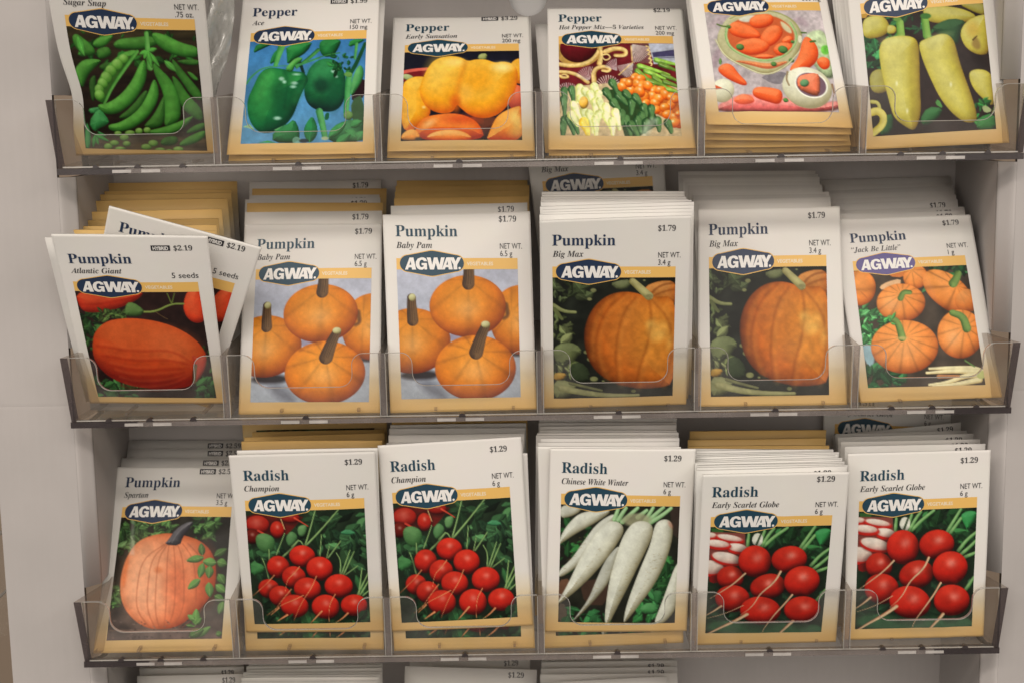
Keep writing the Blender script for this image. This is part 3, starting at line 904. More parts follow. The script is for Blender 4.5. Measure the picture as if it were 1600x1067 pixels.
def pic_bowl():
    c = Cv([(35, 112), (1050, 105), (1215, 990), (158, 990)], (186, 170, 170), seed=5)
    c.noise(200, .18)
    for p, k in (([(50, 240), (180, 130), (260, 150), (130, 260)], (180, 158, 162)), ([(90, 500), (200, 400), (160, 560), (110, 640)], (160, 136, 142)), ([(780, 200), (880, 150), (960, 250), (900, 260)], (176, 152, 158))):
        c.poly(p, k, soft=30, a=.8)
    O, H, D = (228, 88, 38), (244, 138, 84), (176, 48, 22)
    pep = lambda p, **q: c.poly(p, O, H, D, R=q.pop("R", 55), soft=7, **q)
    c.poly([(900, 360), (960, 290), (1090, 280), (1180, 560), (1160, 740), (1000, 640)], (172, 186, 140), (204, 214, 172), soft=20)
    c.ell(1090, 460, 40, 42, (96, 176, 56), a=.9, soft=14)
    c.poly([(500, 690), (760, 640), (720, 760), (620, 760)], (128, 118, 122), sm=1)
    c.poly([(145, 930), (300, 850), (700, 860), (1000, 940), (1230, 880), (1230, 1000), (140, 1000)], (214, 96, 92), (236, 150, 140), soft=20)
    c.noise(26, .18, 3)
    # bowl
    c.poly([(130, 370), (180, 230), (280, 130), (450, 105), (640, 110), (820, 190), (895, 340), (860, 480), (760, 620), (560, 695), (360, 620), (200, 520)], (166, 156, 110), (206, 200, 160), (130, 110, 70), R=40)
    c.poly([(215, 330), (260, 220), (420, 150), (640, 150), (790, 250), (830, 380), (740, 500), (560, 560), (400, 530), (270, 460)], (196, 90, 50), soft=12)
    c.poly([(300, 190), (420, 150), (520, 170), (420, 230)], (206, 200, 180), soft=14)
    c.poly([(680, 190), (780, 260), (800, 330), (720, 290)], (206, 190, 150), soft=14)
    pep([(410, 200), (480, 150), (600, 135), (638, 180), (620, 240), (520, 280), (440, 270)])
    pep([(240, 240), (300, 200), (400, 240), (510, 310), (525, 360), (460, 380), (340, 360), (250, 320)])
    pep([(520, 330), (590, 250), (680, 240), (725, 310), (660, 410), (570, 450), (520, 400)])
    pep([(700, 380), (760, 330), (810, 360), (790, 410), (720, 420)])
    pep([(290, 430), (350, 380), (480, 360), (600, 400), (590, 480), (450, 520), (330, 490)])
    pep([(620, 460), (680, 400), (780, 400), (810, 460), (740, 520), (660, 520)])
    pep([(440, 530), (560, 495), (660, 530), (560, 560)])
    pep([(270, 560), (420, 600), (600, 640), (740, 590), (760, 560), (600, 590), (400, 560)], a=.7)
    for x, y, r in ((340, 440, 36), (715, 465, 44), (240, 255, 22), (635, 590, 26), (800, 395, 18), (790, 560, 24)):
        c.ell(x, y, r, r * .75, (72, 112, 56), (104, 146, 76), rot=20)
    c.stroke([(235, 255), (180, 245), (140, 225)], 7, 6, (92, 112, 52))
    c.stroke([(225, 270), (215, 350), (260, 450), (400, 530), (560, 565), (720, 530), (820, 430), (840, 330), (780, 220)], 11, 9, (118, 158, 92), (164, 192, 130), a=.9)
    c.stroke([(255, 180), (350, 130), (500, 110), (650, 115), (800, 190), (880, 320)], 6, 6, (150, 150, 92), a=.8)
    c.stroke([(130, 365), (200, 510), (370, 620), (560, 690), (740, 620), (860, 480)], 6, 6, (172, 160, 108), (210, 204, 168))
    c.ell(865, 370, 18, 34, (236, 226, 200), a=.8)
    # loose peppers
    pep([(760, 640), (850, 540), (890, 360), (940, 340), (1030, 440), (1025, 560), (930, 640), (820, 675)], R=80)
    pep([(1000, 560), (1060, 515), (1130, 540), (1130, 620), (1060, 640)])
    c.stroke([(880, 310), (920, 312)], 8, 6, (78, 104, 50)); c.stroke([(960, 390), (1000, 385)], 10, 8, (70, 100, 48))
    pep([(140, 620), (200, 575), (270, 590), (330, 680), (410, 760), (380, 785), (280, 740), (180, 680)])
    c.leaf(170, 590, 170, 525, 14, (88, 118, 62))
    pep([(440, 830), (480, 785), (620, 790), (720, 820), (700, 940), (580, 910), (470, 880)], R=70)
    c.leaf(715, 890, 770, 905, 20, (70, 108, 54))
    pep([(270, 900), (340, 840), (440, 860), (480, 920), (360, 940)], a=.7)
    c.ell(190, 810, 100, 100, (214, 206, 176), (236, 230, 206), (170, 158, 124))
    c.poly([(125, 760), (190, 790), (130, 800)], (206, 86, 50), sm=0)
    c.ell(930, 790, 222, 170, (206, 198, 168), (238, 232, 210), (150, 138, 104), rot=15)
    c.ell(965, 765, 150, 108, (236, 230, 212), rot=18)
    c.ell(965, 765, 136, 96, (112, 84, 96), rot=18)
    c.poly([(835, 720), (880, 680), (1020, 660), (1045, 720), (1040, 860), (960, 850), (850, 800)], (226, 112, 76), (240, 146, 110), sm=1)
    c.ell(905, 752, 40, 32, (88, 130, 88), (120, 160, 110))
    c.stroke([(755, 660), (745, 720), (770, 770)], 9, 7, (150, 128, 96)); c.stroke([(1150, 760), (1170, 830)], 10, 8, (140, 110, 84))
    c.noise(60, .07, 4)
    return c.done(0.82)


def pic_banana():
    c = Cv([(25, 110), (928, 30), (1025, 962), (118, 1013)], (40, 26, 24), seed=6)
    c.noise(90, .4)
    Yc, H, D = (200, 182, 70), (224, 214, 140), (138, 108, 30)
    pep = lambda p, k=1.0, R=None, L=(-.45, -.45): c.poly(p, np.array(Yc) * k, np.array(H) * k, np.array(D) * k, R=R, L=L)
    pep([(480, 60), (600, 45), (760, 70), (880, 120), (860, 165), (760, 180), (600, 190), (500, 160)], .95)
    pep([(720, 30), (950, 20), (950, 120), (880, 110)], .8)
    c.poly([(20, 100), (80, 110), (60, 140), (20, 140)], (190, 140, 50), sm=0)
    c.foliage(12, 60, 290, 190, 520, 120, [(36, 92, 50), (54, 122, 70), (26, 70, 40)])
    c.foliage(14, 200, 110, 560, 300, 90, [(34, 84, 42), (52, 116, 60), (26, 62, 36)])
    c.poly([(540, 230), (600, 180), (700, 145), (805, 170), (770, 240), (735, 370), (650, 300)], (36, 74, 40), (62, 102, 60), sm=1)
    pep([(30, 170), (80, 125), (180, 118), (230, 170), (240, 240), (170, 290), (40, 300)], .98)
    pep([(220, 190), (290, 205), (285, 260), (215, 265)], .95)
    pep([(80, 560), (160, 510), (230, 560), (240, 690), (100, 705)], .82)
    pep([(750, 270), (790, 180), (880, 125), (970, 110), (980, 400), (900, 428), (800, 380)], 1.02, 110)
    c.ell(850, 230, 50, 60, (214, 160, 50), a=.5, soft=50)
    c.poly([(830, 350), (870, 270), (915, 350), (890, 390)], (150, 116, 60), soft=20, a=.8)
    c.stroke([(850, 310), (880, 280)], 6, 4, (90, 64, 30))
    pep([(815, 560), (860, 525), (950, 530), (1000, 580), (1015, 810), (930, 750), (850, 670)], 1.0, 80)
    c.foliage(10, 860, 750, 1020, 980, 90, [(40, 112, 48), (58, 136, 62)])
    c.poly([(890, 880), (1010, 840), (1030, 970), (880, 975)], (44, 116, 50), (76, 150, 80), sm=1)
    c.poly([(915, 800), (950, 790), (1000, 830), (940, 850)], (176, 186, 130), sm=1)
    c.poly([(460, 900), (520, 800), (640, 810), (600, 890), (500, 945)], (42, 98, 48), (70, 126, 72), sm=1)
    c.poly([(570, 780), (600, 740), (640, 820)], (84, 146, 70), sm=1)
    c.poly([(200, 860), (270, 850), (260, 990), (150, 1010)], (38, 84, 44), (62, 112, 60), sm=1)
    c.stroke([(100, 760), (150, 765), (165, 810)], 14, 12, (176, 160, 60), (210, 200, 110))
    c.stroke([(95, 840), (150, 825), (195, 860), (190, 930), (120, 985)], 28, 26, (214, 188, 60), (240, 222, 120))
    c.stroke([(315, 180), (320, 270)], 28, 30, (92, 142, 50), (146, 184, 86))
    c.stroke([(500, 150), (515, 275)], 26, 30, (84, 138, 46), (140, 182, 80))
    c.ell(295, 150, 30, 16, (110, 150, 60)); c.ell(505, 130, 40, 22, (62, 116, 46))
    pep([(155, 370), (190, 300), (290, 278), (400, 280), (450, 320), (458, 450), (462, 650), (474, 830), (450, 930), (418, 975), (350, 940), (270, 880), (240, 780), (195, 620), (165, 480)], 1.02, 150)
    pep([(445, 330), (520, 295), (640, 255), (710, 300), (740, 420), (790, 580), (850, 740), (890, 880), (860, 918), (790, 915), (700, 850), (610, 740), (540, 600), (480, 460)], 1.0, 140)
    c.stroke([(330, 330), (320, 520), (330, 700)], 40, 30, (226, 212, 112), soft=90, a=.35)
    c.stroke([(600, 380), (680, 560), (760, 760)], 34, 26, (234, 218, 116), soft=80, a=.4)
    c.ell(270, 310, 90, 26, (232, 226, 150), a=.5, soft=40); c.ell(600, 290, 80, 26, (232, 226, 150), rot=-15, a=.5, soft=40)
    for x, y in ((290, 630), (370, 830), (690, 640)):
        c.ell(x, y, 8, 16, (250, 244, 196), a=.8, soft=12)
    c.stroke([(400, 380), (390, 600), (420, 860)], 14, 10, (150, 124, 30), soft=50, a=.35)
    c.noise(70, .08, 4)
    return c.done(0.66)


def pic_giant():
    c = Cv([(37, 133), (1078, 130), (1218, 1018), (232, 1010)], (40, 24, 22), seed=7)
    c.noise(70, .4)
    c.foliage(18, 80, 280, 260, 620, 140, [(46, 76, 36), (62, 92, 46), (34, 56, 30)])
    c.foliage(14, 200, 880, 600, 1040, 130, [(44, 82, 40), (58, 100, 52)])
    c.foliage(10, 1000, 880, 1220, 1040, 130, [(48, 86, 44), (60, 104, 54)])
    c.foliage(5, 1080, 560, 1200, 760, 70, [(58, 90, 46)])
    O, H, D = (188, 62, 24), (204, 88, 40), (120, 24, 16)
    c.poly([(30, 120), (620, 120), (600, 170), (500, 230), (330, 290), (160, 310), (80, 280)], (182, 46, 24), (204, 78, 42), (110, 22, 14), R=90)
    c.stroke([(60, 240), (250, 240), (560, 170)], 8, 6, (140, 28, 14), soft=20, a=.5)
    c.poly([(945, 260), (960, 170), (1000, 100), (1100, 90), (1140, 360), (1060, 395), (980, 350)], (206, 60, 30), (222, 96, 56), (130, 28, 18), R=90)
    c.stroke([(600, 290), (720, 290), (850, 225), (950, 226)], 9, 7, (92, 104, 46), (128, 140, 70))
    c.stroke([(850, 220), (815, 140)], 5, 4, (92, 104, 46)); c.stroke([(855, 220), (875, 140)], 5, 4, (92, 104, 46))
    c.foliage(22, 260, 290, 470, 350, 80, [(64, 84, 40), (84, 104, 52), (48, 66, 32)])
    c.poly([(480, 215), (540, 215), (620, 270), (620, 300), (590, 330), (480, 330), (460, 290)], (70, 98, 48), (104, 130, 72), sm=1)
    c.stroke([(720, 290), (780, 330), (820, 350)], 2, 2, (110, 84, 50))
    c.poly([(186, 580), (200, 470), (290, 380), (420, 345), (580, 342), (760, 370), (920, 430), (1050, 520), (1125, 620), (1142, 700), (1110, 800), (1040, 900), (930, 935), (700, 940), (520, 915), (350, 860), (250, 770), (195, 680)], O, H, D, R=300, L=(-.15, -.9))
    c.ell(860, 560, 200, 120, (196, 96, 52), rot=20, a=.45, soft=120)
    for k, y0 in enumerate((560, 640, 720, 780, 840, 890)):
        c.stroke([(230 + k * 40, y0 + 20), (560, y0 + 60), (850, y0 + 40 + k * 4), (1030, 720 + k * 22)], 7, 5, (148, 32, 14), soft=26, a=.45)
        c.stroke([(260 + k * 40, y0 - 4), (560, y0 + 34), (850, y0 + 14), (1020, 700 + k * 20)], 6, 4, (214, 92, 48), soft=30, a=.35)
    c.poly([(1010, 640), (1060, 670), (1142, 660), (1135, 760), (1090, 840), (1040, 900), (1050, 760)], (176, 52, 34), (200, 86, 62), R=50, a=.8)
    c.stroke([(1046, 740), (1040, 800), (1035, 880)], 17, 14, (58, 34, 22), (110, 90, 60))
    c.noise(80, .10, 4)
    return c.done(0.86)


def pumpkin(c, cx, cy, rx, ry, n=11, px=0., py=-.75, k=1.0, dep=.2, mode="ang", spec=(.0, .12, .42, .22), L=(-.2, -.45), base=(214, 114, 20), hi=(232, 150, 46), lo=(118, 40, 8)):
    f = lambda t: np.clip(np.array(t, float) * k, 0, 255)
    c.ell(cx, cy, rx, ry, f(base), f(hi), f(lo), ribs=(mode, n, px, py, dep), spec=spec, L=L)


def pic_pam():
    c = Cv([(24, 80), (920, 78), (942, 1020), (60, 1035)], (178, 177, 188), seed=8)
    c.grad((184, 181, 194), (166, 169, 180), 80, 1030)
    c.noise(200, .06)
    c.poly([(50, 850), (150, 810), (330, 830), (320, 880), (200, 895), (60, 880)], (44, 38, 42), soft=30)
    c.poly([(150, 900), (300, 900), (420, 1030), (300, 1030)], (104, 104, 116), soft=60, a=.8)
    c.poly([(720, 700), (960, 690), (960, 720), (880, 720)], (50, 42, 46), soft=20)
    c.poly([(410, 540), (600, 560), (600, 610), (420, 620)], (150, 140, 160), soft=10)
    pumpkin(c, 940, 450, 225, 255, 8, -.3, -.2, .97, .10)
    c.stroke([(830, 340), (850, 420), (815, 440)], 18, 12, (70, 44, 30), soft=16, a=.7)
    pumpkin(c, 140, 605, 280, 240, 8, 0, -.66, .96, .09)
    pumpkin(c, 548, 350, 283, 228, 8, .02, -.85, 1.0, .08)
    c.ell(600, 545, 60, 22, (150, 66, 20), a=.5, soft=30)
    pumpkin(c, 606, 805, 300, 240, 9, 0, -.5, 1.0, .11)
    c.stroke([(560, 580), (470, 600), (410, 640)], 10, 6, (130, 60, 20), soft=20, a=.4)

    def stem(p, w0, w1, cap=None):
        c.stroke(p, w0, w1, (64, 42, 28), (112, 80, 50), sm=1)
        for o in (-.5, 0, .45):
            c.stroke([(x + o * w0, y) for x, y in p], 2.5, 2, (36, 22, 14), a=.6)
        if cap:
            c.ell(*cap, (188, 178, 124), (214, 206, 160), (120, 104, 62))
    stem([(557, 60), (552, 185)], 37, 46)
    stem([(132, 290), (137, 380), (142, 455)], 32, 42, (138, 286, 26, 28))
    stem([(678, 500), (640, 590), (610, 690)], 34, 52, (680, 485, 33, 26))
    c.noise(50, .08, 4)
    return c.done(0.75)


def pic_max():
    c = Cv([(35, 137), (868, 122), (887, 1030), (48, 1043)], (28, 30, 24), seed=9)
    c.noise(80, .5)
    lf = [(92, 98, 58), (110, 116, 74), (70, 78, 46), (124, 126, 84)]
    c.foliage(10, 40, 150, 220, 300, 130, [(60, 68, 42), (76, 84, 54)])
    c.foliage(9, 40, 420, 180, 600, 110, lf[:3])
    c.poly([(40, 660), (110, 610), (200, 620), (245, 680), (200, 720), (170, 800), (90, 800), (50, 740)], (104, 110, 68), (132, 138, 94), sm=1)
    c.leaf(90, 620, 175, 540, 30, (122, 126, 82))
    c.foliage(7, 40, 760, 160, 860, 110, lf)
    c.poly([(150, 780), (230, 750), (300, 830), (290, 920), (170, 920)], (50, 60, 38), (66, 76, 50), sm=1)
    for x, y, r in ((300, 735, 26), (325, 888, 28), (390, 905, 10), (655, 146, 9), (310, 225, 20), (285, 290, 16), (270, 680, 20), (605, 985, 18)):
        c.ell(x, y, r, r * .7, (142, 140, 90), a=.85)
    c.stroke([(40, 340), (110, 385), (190, 388)], 16, 10, (110, 112, 66), (146, 146, 96))
    c.stroke([(50, 370), (100, 440)], 14, 10, (96, 100, 60))
    c.poly([(420, 175), (480, 150), (560, 140), (560, 200), (480, 225)], (98, 102, 66), (124, 126, 88), sm=1)
    c.poly([(45, 850), (90, 840), (140, 850), (110, 900), (50, 905)], (176, 128, 48), (204, 160, 76), sm=1)
    c.poly([(45, 900), (150, 900), (220, 960), (140, 1040), (45, 1040)], (124, 124, 80), (158, 156, 110), sm=1)
    c.stroke([(100, 960), (260, 1000), (430, 1020), (640, 1020)], 26, 12, (128, 124, 78), (164, 158, 110))
    c.stroke([(160, 920), (260, 950), (380, 980)], 12, 9, (84, 84, 52), (116, 114, 74))
    # pumpkin: vertical lobes leaning away from the stem
    c.poly([(640, 200), (760, 145), (880, 150), (900, 330), (700, 330)], (198, 110, 44), (220, 146, 78), (120, 56, 20), R=90)
    c.stroke([(690, 260), (760, 180), (880, 160)], 6, 5, (110, 52, 18), soft=16, a=.7)
    c.stroke([(700, 275), (790, 225), (900, 205)], 6, 5, (120, 56, 20), soft=16, a=.6)
    c.poly([(245, 560), (270, 430), (330, 320), (430, 245), (560, 225), (690, 270), (900, 260), (900, 930), (800, 965), (640, 970), (480, 930), (350, 850), (275, 730)], (196, 98, 30), (224, 142, 58), (92, 38, 12), R=260, L=(.40, -.25))
    c.ell(760, 560, 150, 260, (228, 144, 46), a=.5, soft=150)
    for p in ([(600, 270), (520, 380), (478, 560), (470, 740), (495, 930)], [(520, 250), (400, 360), (330, 560), (335, 740), (400, 880)], [(450, 250), (350, 330), (285, 500), (290, 720)], [(690, 275), (715, 420), (700, 600), (640, 800), (620, 960)], [(700, 275), (830, 420), (870, 600), (860, 800), (800, 950)]):
        c.stroke(p, 5, 9, (128, 58, 16), soft=24, a=.42)
        c.stroke([(x + 26, y + 10) for x, y in p], 8, 12, (232, 148, 64), soft=40, a=.3)
    for x, y, a, b in ((720, 500, 36, 60), (790, 510, 44, 60), (760, 570, 50, 40), (700, 470, 24, 20), (850, 610, 24, 60)):
        c.ell(x, y, a, b, (240, 196, 104), a=.36, soft=40)
    c.stroke([(575, 155), (630, 205), (690, 262)], 24, 30, (140, 128, 76), (184, 172, 116))
    c.ell(690, 262, 26, 14, (150, 140, 92))
    c.noise(45, .16, 4)
    return c.done(0.68)


def pic_jack():
    c = Cv([(42, 140), (893, 100), (1043, 998), (150, 1023)], (66, 54, 44), seed=10)
    c.noise(90, .4)
    c.foliage(14, 620, 100, 930, 330, 130, [(46, 100, 52), (66, 120, 70), (34, 74, 42)])
    c.poly([(80, 640), (180, 560), (210, 880), (130, 860)], (150, 180, 190), soft=14)
    c.foliage(30, 80, 440, 300, 660, 110, [(66, 132, 70), (90, 154, 92), (46, 100, 52)])
    c.foliage(16, 140, 850, 400, 1030, 150, [(36, 84, 48), (46, 98, 58)])
    K = dict(base=(226, 130, 56), hi=(234, 152, 80), lo=(136, 58, 20), dep=.15)
    K2 = {k: K[k] for k in ("base", "hi", "lo")}
    c.poly([(235, 270), (300, 230), (400, 205), (400, 260), (260, 300)], (226, 176, 130), sm=1)
    c.poly([(310, 190), (330, 150), (450, 140), (420, 200)], (214, 120, 56), sm=1)
    pumpkin(c, 510, 195, 92, 95, 9, -.3, -.6, spec=None, **K)
    pumpkin(c, 90, 275, 122, 140, 6, -.8, .1, spec=None, **K)
    c.poly([(80, 290), (140, 340), (160, 380)], (150, 74, 34), soft=12, a=.5)
    c.ell(755, 310, 225, 125, K["base"], K["hi"], K["lo"], rot=40, ribs=("ang", 9, .1, -.6, .2), L=(-.3, -.6))
    c.ell(900, 380, 90, 90, (220, 122, 50), (238, 160, 92), (150, 70, 26), a=.8)
    pumpkin(c, 402, 395, 184, 148, 13, .02, -.45, spec=(-.4, .1, .4, .18), **K)
    pumpkin(c, 850, 630, 172, 180, 11, .2, -.3, spec=(-.3, .2, .4, .2), **K)
    pumpkin(c, 430, 725, 256, 196, 15, 0, -.35, spec=(0, .2, .5, .15), **K)
    st = lambda p, w: c.stroke(p, w, w * 1.35, (70, 98, 44), (122, 148, 76))
    st([(830, 170), (815, 215), (795, 245)], 26)
    st([(470, 316), (420, 312), (400, 360)], 17)
    st([(790, 475), (870, 500), (900, 590)], 24)
    st([(320, 510), (380, 540), (412, 660)], 22)
    c.ell(412, 665, 38, 12, (206, 176, 110), a=.7, soft=12)
    c.foliage(4, 250, 500, 340, 560, 80, [(66, 140, 70)])
    for p in ([(620, 885), (800, 880), (960, 880), (1020, 910)], [(600, 915), (800, 900), (1000, 905)], [(620, 1000), (760, 985), (900, 930), (1010, 930)], [(650, 1010), (820, 1000), (1000, 960)]):
        c.stroke(p, 9, 22, (206, 178, 120), (238, 222, 176))
    c.stroke([(690, 940), (840, 940)], 14, 10, (214, 140, 90), a=.8)
    c.ell(1010, 925, 34, 30, (190, 188, 120)); c.stroke([(890, 826), (960, 868)], 6, 5, (110, 140, 80))
    c.noise(60, .10, 4)
    return c.done(0.78)


def pic_spartan():
    c = Cv([(140, 132), (955, 133), (885, 1030), (32, 1045)], (40, 32, 28), seed=11)
    c.grad((34, 30, 24), (84, 66, 60), 700, 1000)
    c.noise(60, .4)
    G = [(62, 92, 46), (80, 112, 60), (44, 70, 36), (96, 124, 76)]
    c.foliage(34, 110, 190, 330, 400, 100, G)
    c.foliage(14, 320, 170, 520, 280, 90, G[:3])
    c.foliage(18, 690, 140, 860, 300, 100, G[:3])
    c.foliage(12, 50, 660, 140, 800, 90, G)
    c.poly([(130, 660), (150, 520), (220, 360), (320, 285), (470, 255), (560, 265), (640, 285), (740, 320), (820, 400), (850, 540), (830, 680), (750, 800), (600, 930), (470, 970), (330, 960), (220, 890), (150, 790)], (206, 106, 62), (232, 158, 116), (128, 46, 18), R=200, L=(-.45, -.25))
    c.poly([(140, 620), (170, 480), (200, 420), (190, 560), (165, 680)], (214, 92, 36), soft=26, a=.8)
    c.ell(320, 620, 160, 260, (236, 176, 138), a=.5, soft=180)
    c.ell(560, 640, 90, 160, (196, 88, 48), a=.6, soft=100)
    c.ell(770, 560, 70, 180, (170, 62, 28), a=.6, soft=90)
    c.ell(420, 535, 30, 24, (196, 96, 48), a=.6, soft=24)
    for x0, xm, x1 in ((470, 260, 250), (480, 340, 330), (490, 400, 390), (500, 480, 470), (530, 545, 530), (560, 610, 600), (600, 700, 690), (640, 770, 740)):
        c.stroke([(x0, 340), (xm + (x0 - xm) * .2, 450), (xm, 650), (x1 + (xm - x1) * .3, 830), ((x1 + 450) / 2, 950)], 3, 4, (150, 70, 40), soft=12, a=.55)
    c.poly([(215, 150), (240, 150), (240, 420), (205, 420)], (214, 206, 196), soft=20, a=.35, sm=0)
    c.poly([(460, 345), (500, 300), (540, 235), (610, 185), (690, 165), (650, 230), (600, 290), (580, 355)], (58, 54, 58), (104, 98, 100), (34, 30, 34), sm=1)
    c.stroke([(520, 330), (570, 240), (660, 180)], 4, 3, (130, 124, 126), a=.5)
    for a in ((760, 440, 620, 470, 30), (745, 430, 735, 330, 28), (850, 480, 740, 470, 36), (750, 480, 720, 600, 30), (730, 600, 630, 680, 30), (800, 500, 790, 600, 34), (830, 430, 930, 370, 30), (850, 470, 930, 490, 36), (790, 620, 800, 740, 34), (840, 640, 920, 700, 34), (830, 720, 910, 760, 30), (900, 760, 860, 860, 30), (690, 940, 700, 810, 34), (690, 900, 630, 860, 22), (690, 930, 740, 880, 22), (700, 1020, 810, 940, 26), (640, 1020, 760, 960, 34), (840, 1000, 890, 990, 22), (860, 560, 910, 640, 34), (620, 935, 690, 945, 14)):
        c.leaf(*a, np.array((76, 108, 52)) * c.rs.uniform(.75, 1.15), (134, 158, 98))
    c.stroke([(60, 975), (300, 968), (700, 962)], 4, 4, (120, 90, 74), a=.6)
    for i in range(60):
        x, y = c.rs.uniform(40, 700), c.rs.uniform(900, 1035)
        c.ell(x, y, c.rs.uniform(4, 12), 5, (120, 96, 84) if i % 2 else (40, 28, 26), a=.5)
    c.noise(50, .12, 4)
    return c.done(0.85)


def radish(c, x, y, r, ry=None, rot=0, k=1.0, spec=(.05, -.32, .24, .30)):
    ry = ry or r
    c.ell(x, y + r * .10, r * 1.16, ry * 1.14, (14, 12, 10), a=.6, soft=r * .5)
    c.ell(x, y, r, ry, np.array((172, 28, 18)) * k, np.array((200, 50, 32)) * k, np.array((62, 4, 6)) * k, rot=rot, spec=spec, L=(-.15, -.8))
    for i in range(5):
        t, q = c.rs.uniform(0, 6.28), c.rs.uniform(.2, .75)
        c.ell(x + r * q * math.cos(t), y + ry * q * math.sin(t), r * .25, ry * .12, np.array((150, 22, 14)) * k, rot=c.rs.uniform(0, 180), a=.25, soft=r * .3)


def pic_champ():
    c = Cv([(42, 145), (912, 97), (968, 985), (108, 1030)], (24, 34, 22), seed=12)
    c.noise(80, .4)
    G = [(36, 62, 36), (48, 80, 48), (26, 46, 29), (60, 94, 56)]
    c.foliage(16, 420, 110, 940, 420, 260, G)
    c.foliage(16, 60, 380, 320, 640, 150, G[:3])
    c.foliage(15, 90, 780, 960, 1020, 260, [(30, 60, 32), (38, 72, 40), (24, 46, 28)])
    c.foliage(8, 780, 240, 960, 620, 160, G[:3])
    c.poly([(40, 150), (480, 150), (420, 230), (330, 330), (60, 300)], (84, 20, 16), sm=1)
    radish(c, 130, 245, 88, 70, k=.82, spec=(-.1, -.2, .5, .2)); radish(c, 275, 275, 52, 66, k=.88); radish(c, 90, 340, 60, 55, k=.5)
    radish(c, 370, 180, 70, 40, k=.7)
    c.stroke([(135, 290), (190, 318)], 8, 6, (170, 50, 36)); c.stroke([(400, 180), (460, 215), (500, 240)], 7, 3, (180, 60, 40))
    c.stroke([(300, 190), (330, 270)], 3, 3, (186, 150, 100))
    c.poly([(110, 330), (180, 300), (262, 340), (255, 430), (200, 470), (130, 430)], (60, 96, 52), (92, 128, 78), (34, 60, 32), sm=2)
    c.poly([(75, 520), (190, 560), (185, 610), (85, 655)], (46, 92, 48), (70, 118, 68), sm=1)
    c.poly([(420, 240), (500, 225), (480, 320), (430, 320)], (74, 110, 64), (100, 134, 86), sm=2)
    c.poly([(330, 340), (380, 270), (440, 330), (370, 420)], (62, 98, 56), (86, 122, 76), sm=2)
    c.poly([(725, 290), (790, 250), (860, 290), (800, 305)], (48, 104, 66), (72, 130, 88), sm=1)
    st = lambda p, w=7: c.stroke(p, w * .8, w * .5, (78, 106, 58), (128, 152, 94))
    st([(480, 390), (520, 250), (550, 120)], 8); st([(490, 385), (600, 260), (720, 110)], 9); st([(470, 390), (440, 340), (380, 400)], 7)
    st([(320, 480), (380, 420), (430, 350)], 10); st([(270, 470), (330, 300)], 6); st([(590, 470), (600, 300)], 6); st([(640, 480), (660, 380)], 6); st([(650, 480), (740, 350)], 7)
    st([(740, 610), (745, 500), (710, 440)], 7); st([(750, 610), (810, 420)], 8); st([(765, 610), (840, 430)], 8); st([(780, 610), (870, 540)], 6)
    st([(215, 660), (190, 560), (165, 500)], 7); st([(220, 520), (215, 430)], 8)
    st([(870, 770), (950, 590)], 9); st([(890, 770), (960, 640)], 9); st([(910, 775), (960, 730)], 8); st([(880, 765), (900, 560)], 8)
    for x, y, r, ry, k in ((285, 565, 84, 88, .96), (460, 472, 95, 85, 1.0), (588, 566, 97, 94, 1.02), (400, 640, 88, 88, .95), (215, 740, 78, 76, .9), (500, 728, 100, 90, .98), (300, 795, 84, 82, .9), (730, 700, 104, 94, 1.0), (405, 870, 104, 92, .95), (635, 868, 103, 98, 1.0), (845, 852, 98, 86, 1.0)):
        radish(c, x, y, r, ry, k=k)
    c.foliage(8, 180, 960, 960, 1020, 120, [(36, 70, 40), (30, 58, 34)])
    rt = lambda p, w=4.5: c.stroke(p, w * .8, 1.4, (166, 74, 46), (206, 136, 90))
    rt([(440, 555), (400, 610), (350, 660), (335, 760)]); rt([(565, 625), (530, 720), (460, 830), (400, 985)]); rt([(255, 630), (200, 700), (95, 805)])
    rt([(380, 735), (310, 830), (260, 910)]); rt([(470, 780), (400, 820), (300, 870), (200, 955)]); rt([(705, 765), (660, 850), (660, 990)]); rt([(605, 905), (560, 960), (520, 1010)], 9)
    rt([(800, 915), (760, 960), (710, 995)], 9); rt([(350, 945), (275, 1000)], 10); rt([(290, 890), (230, 950)], 6)
    c.noise(50, .10, 4)
    return c.done(1.0)


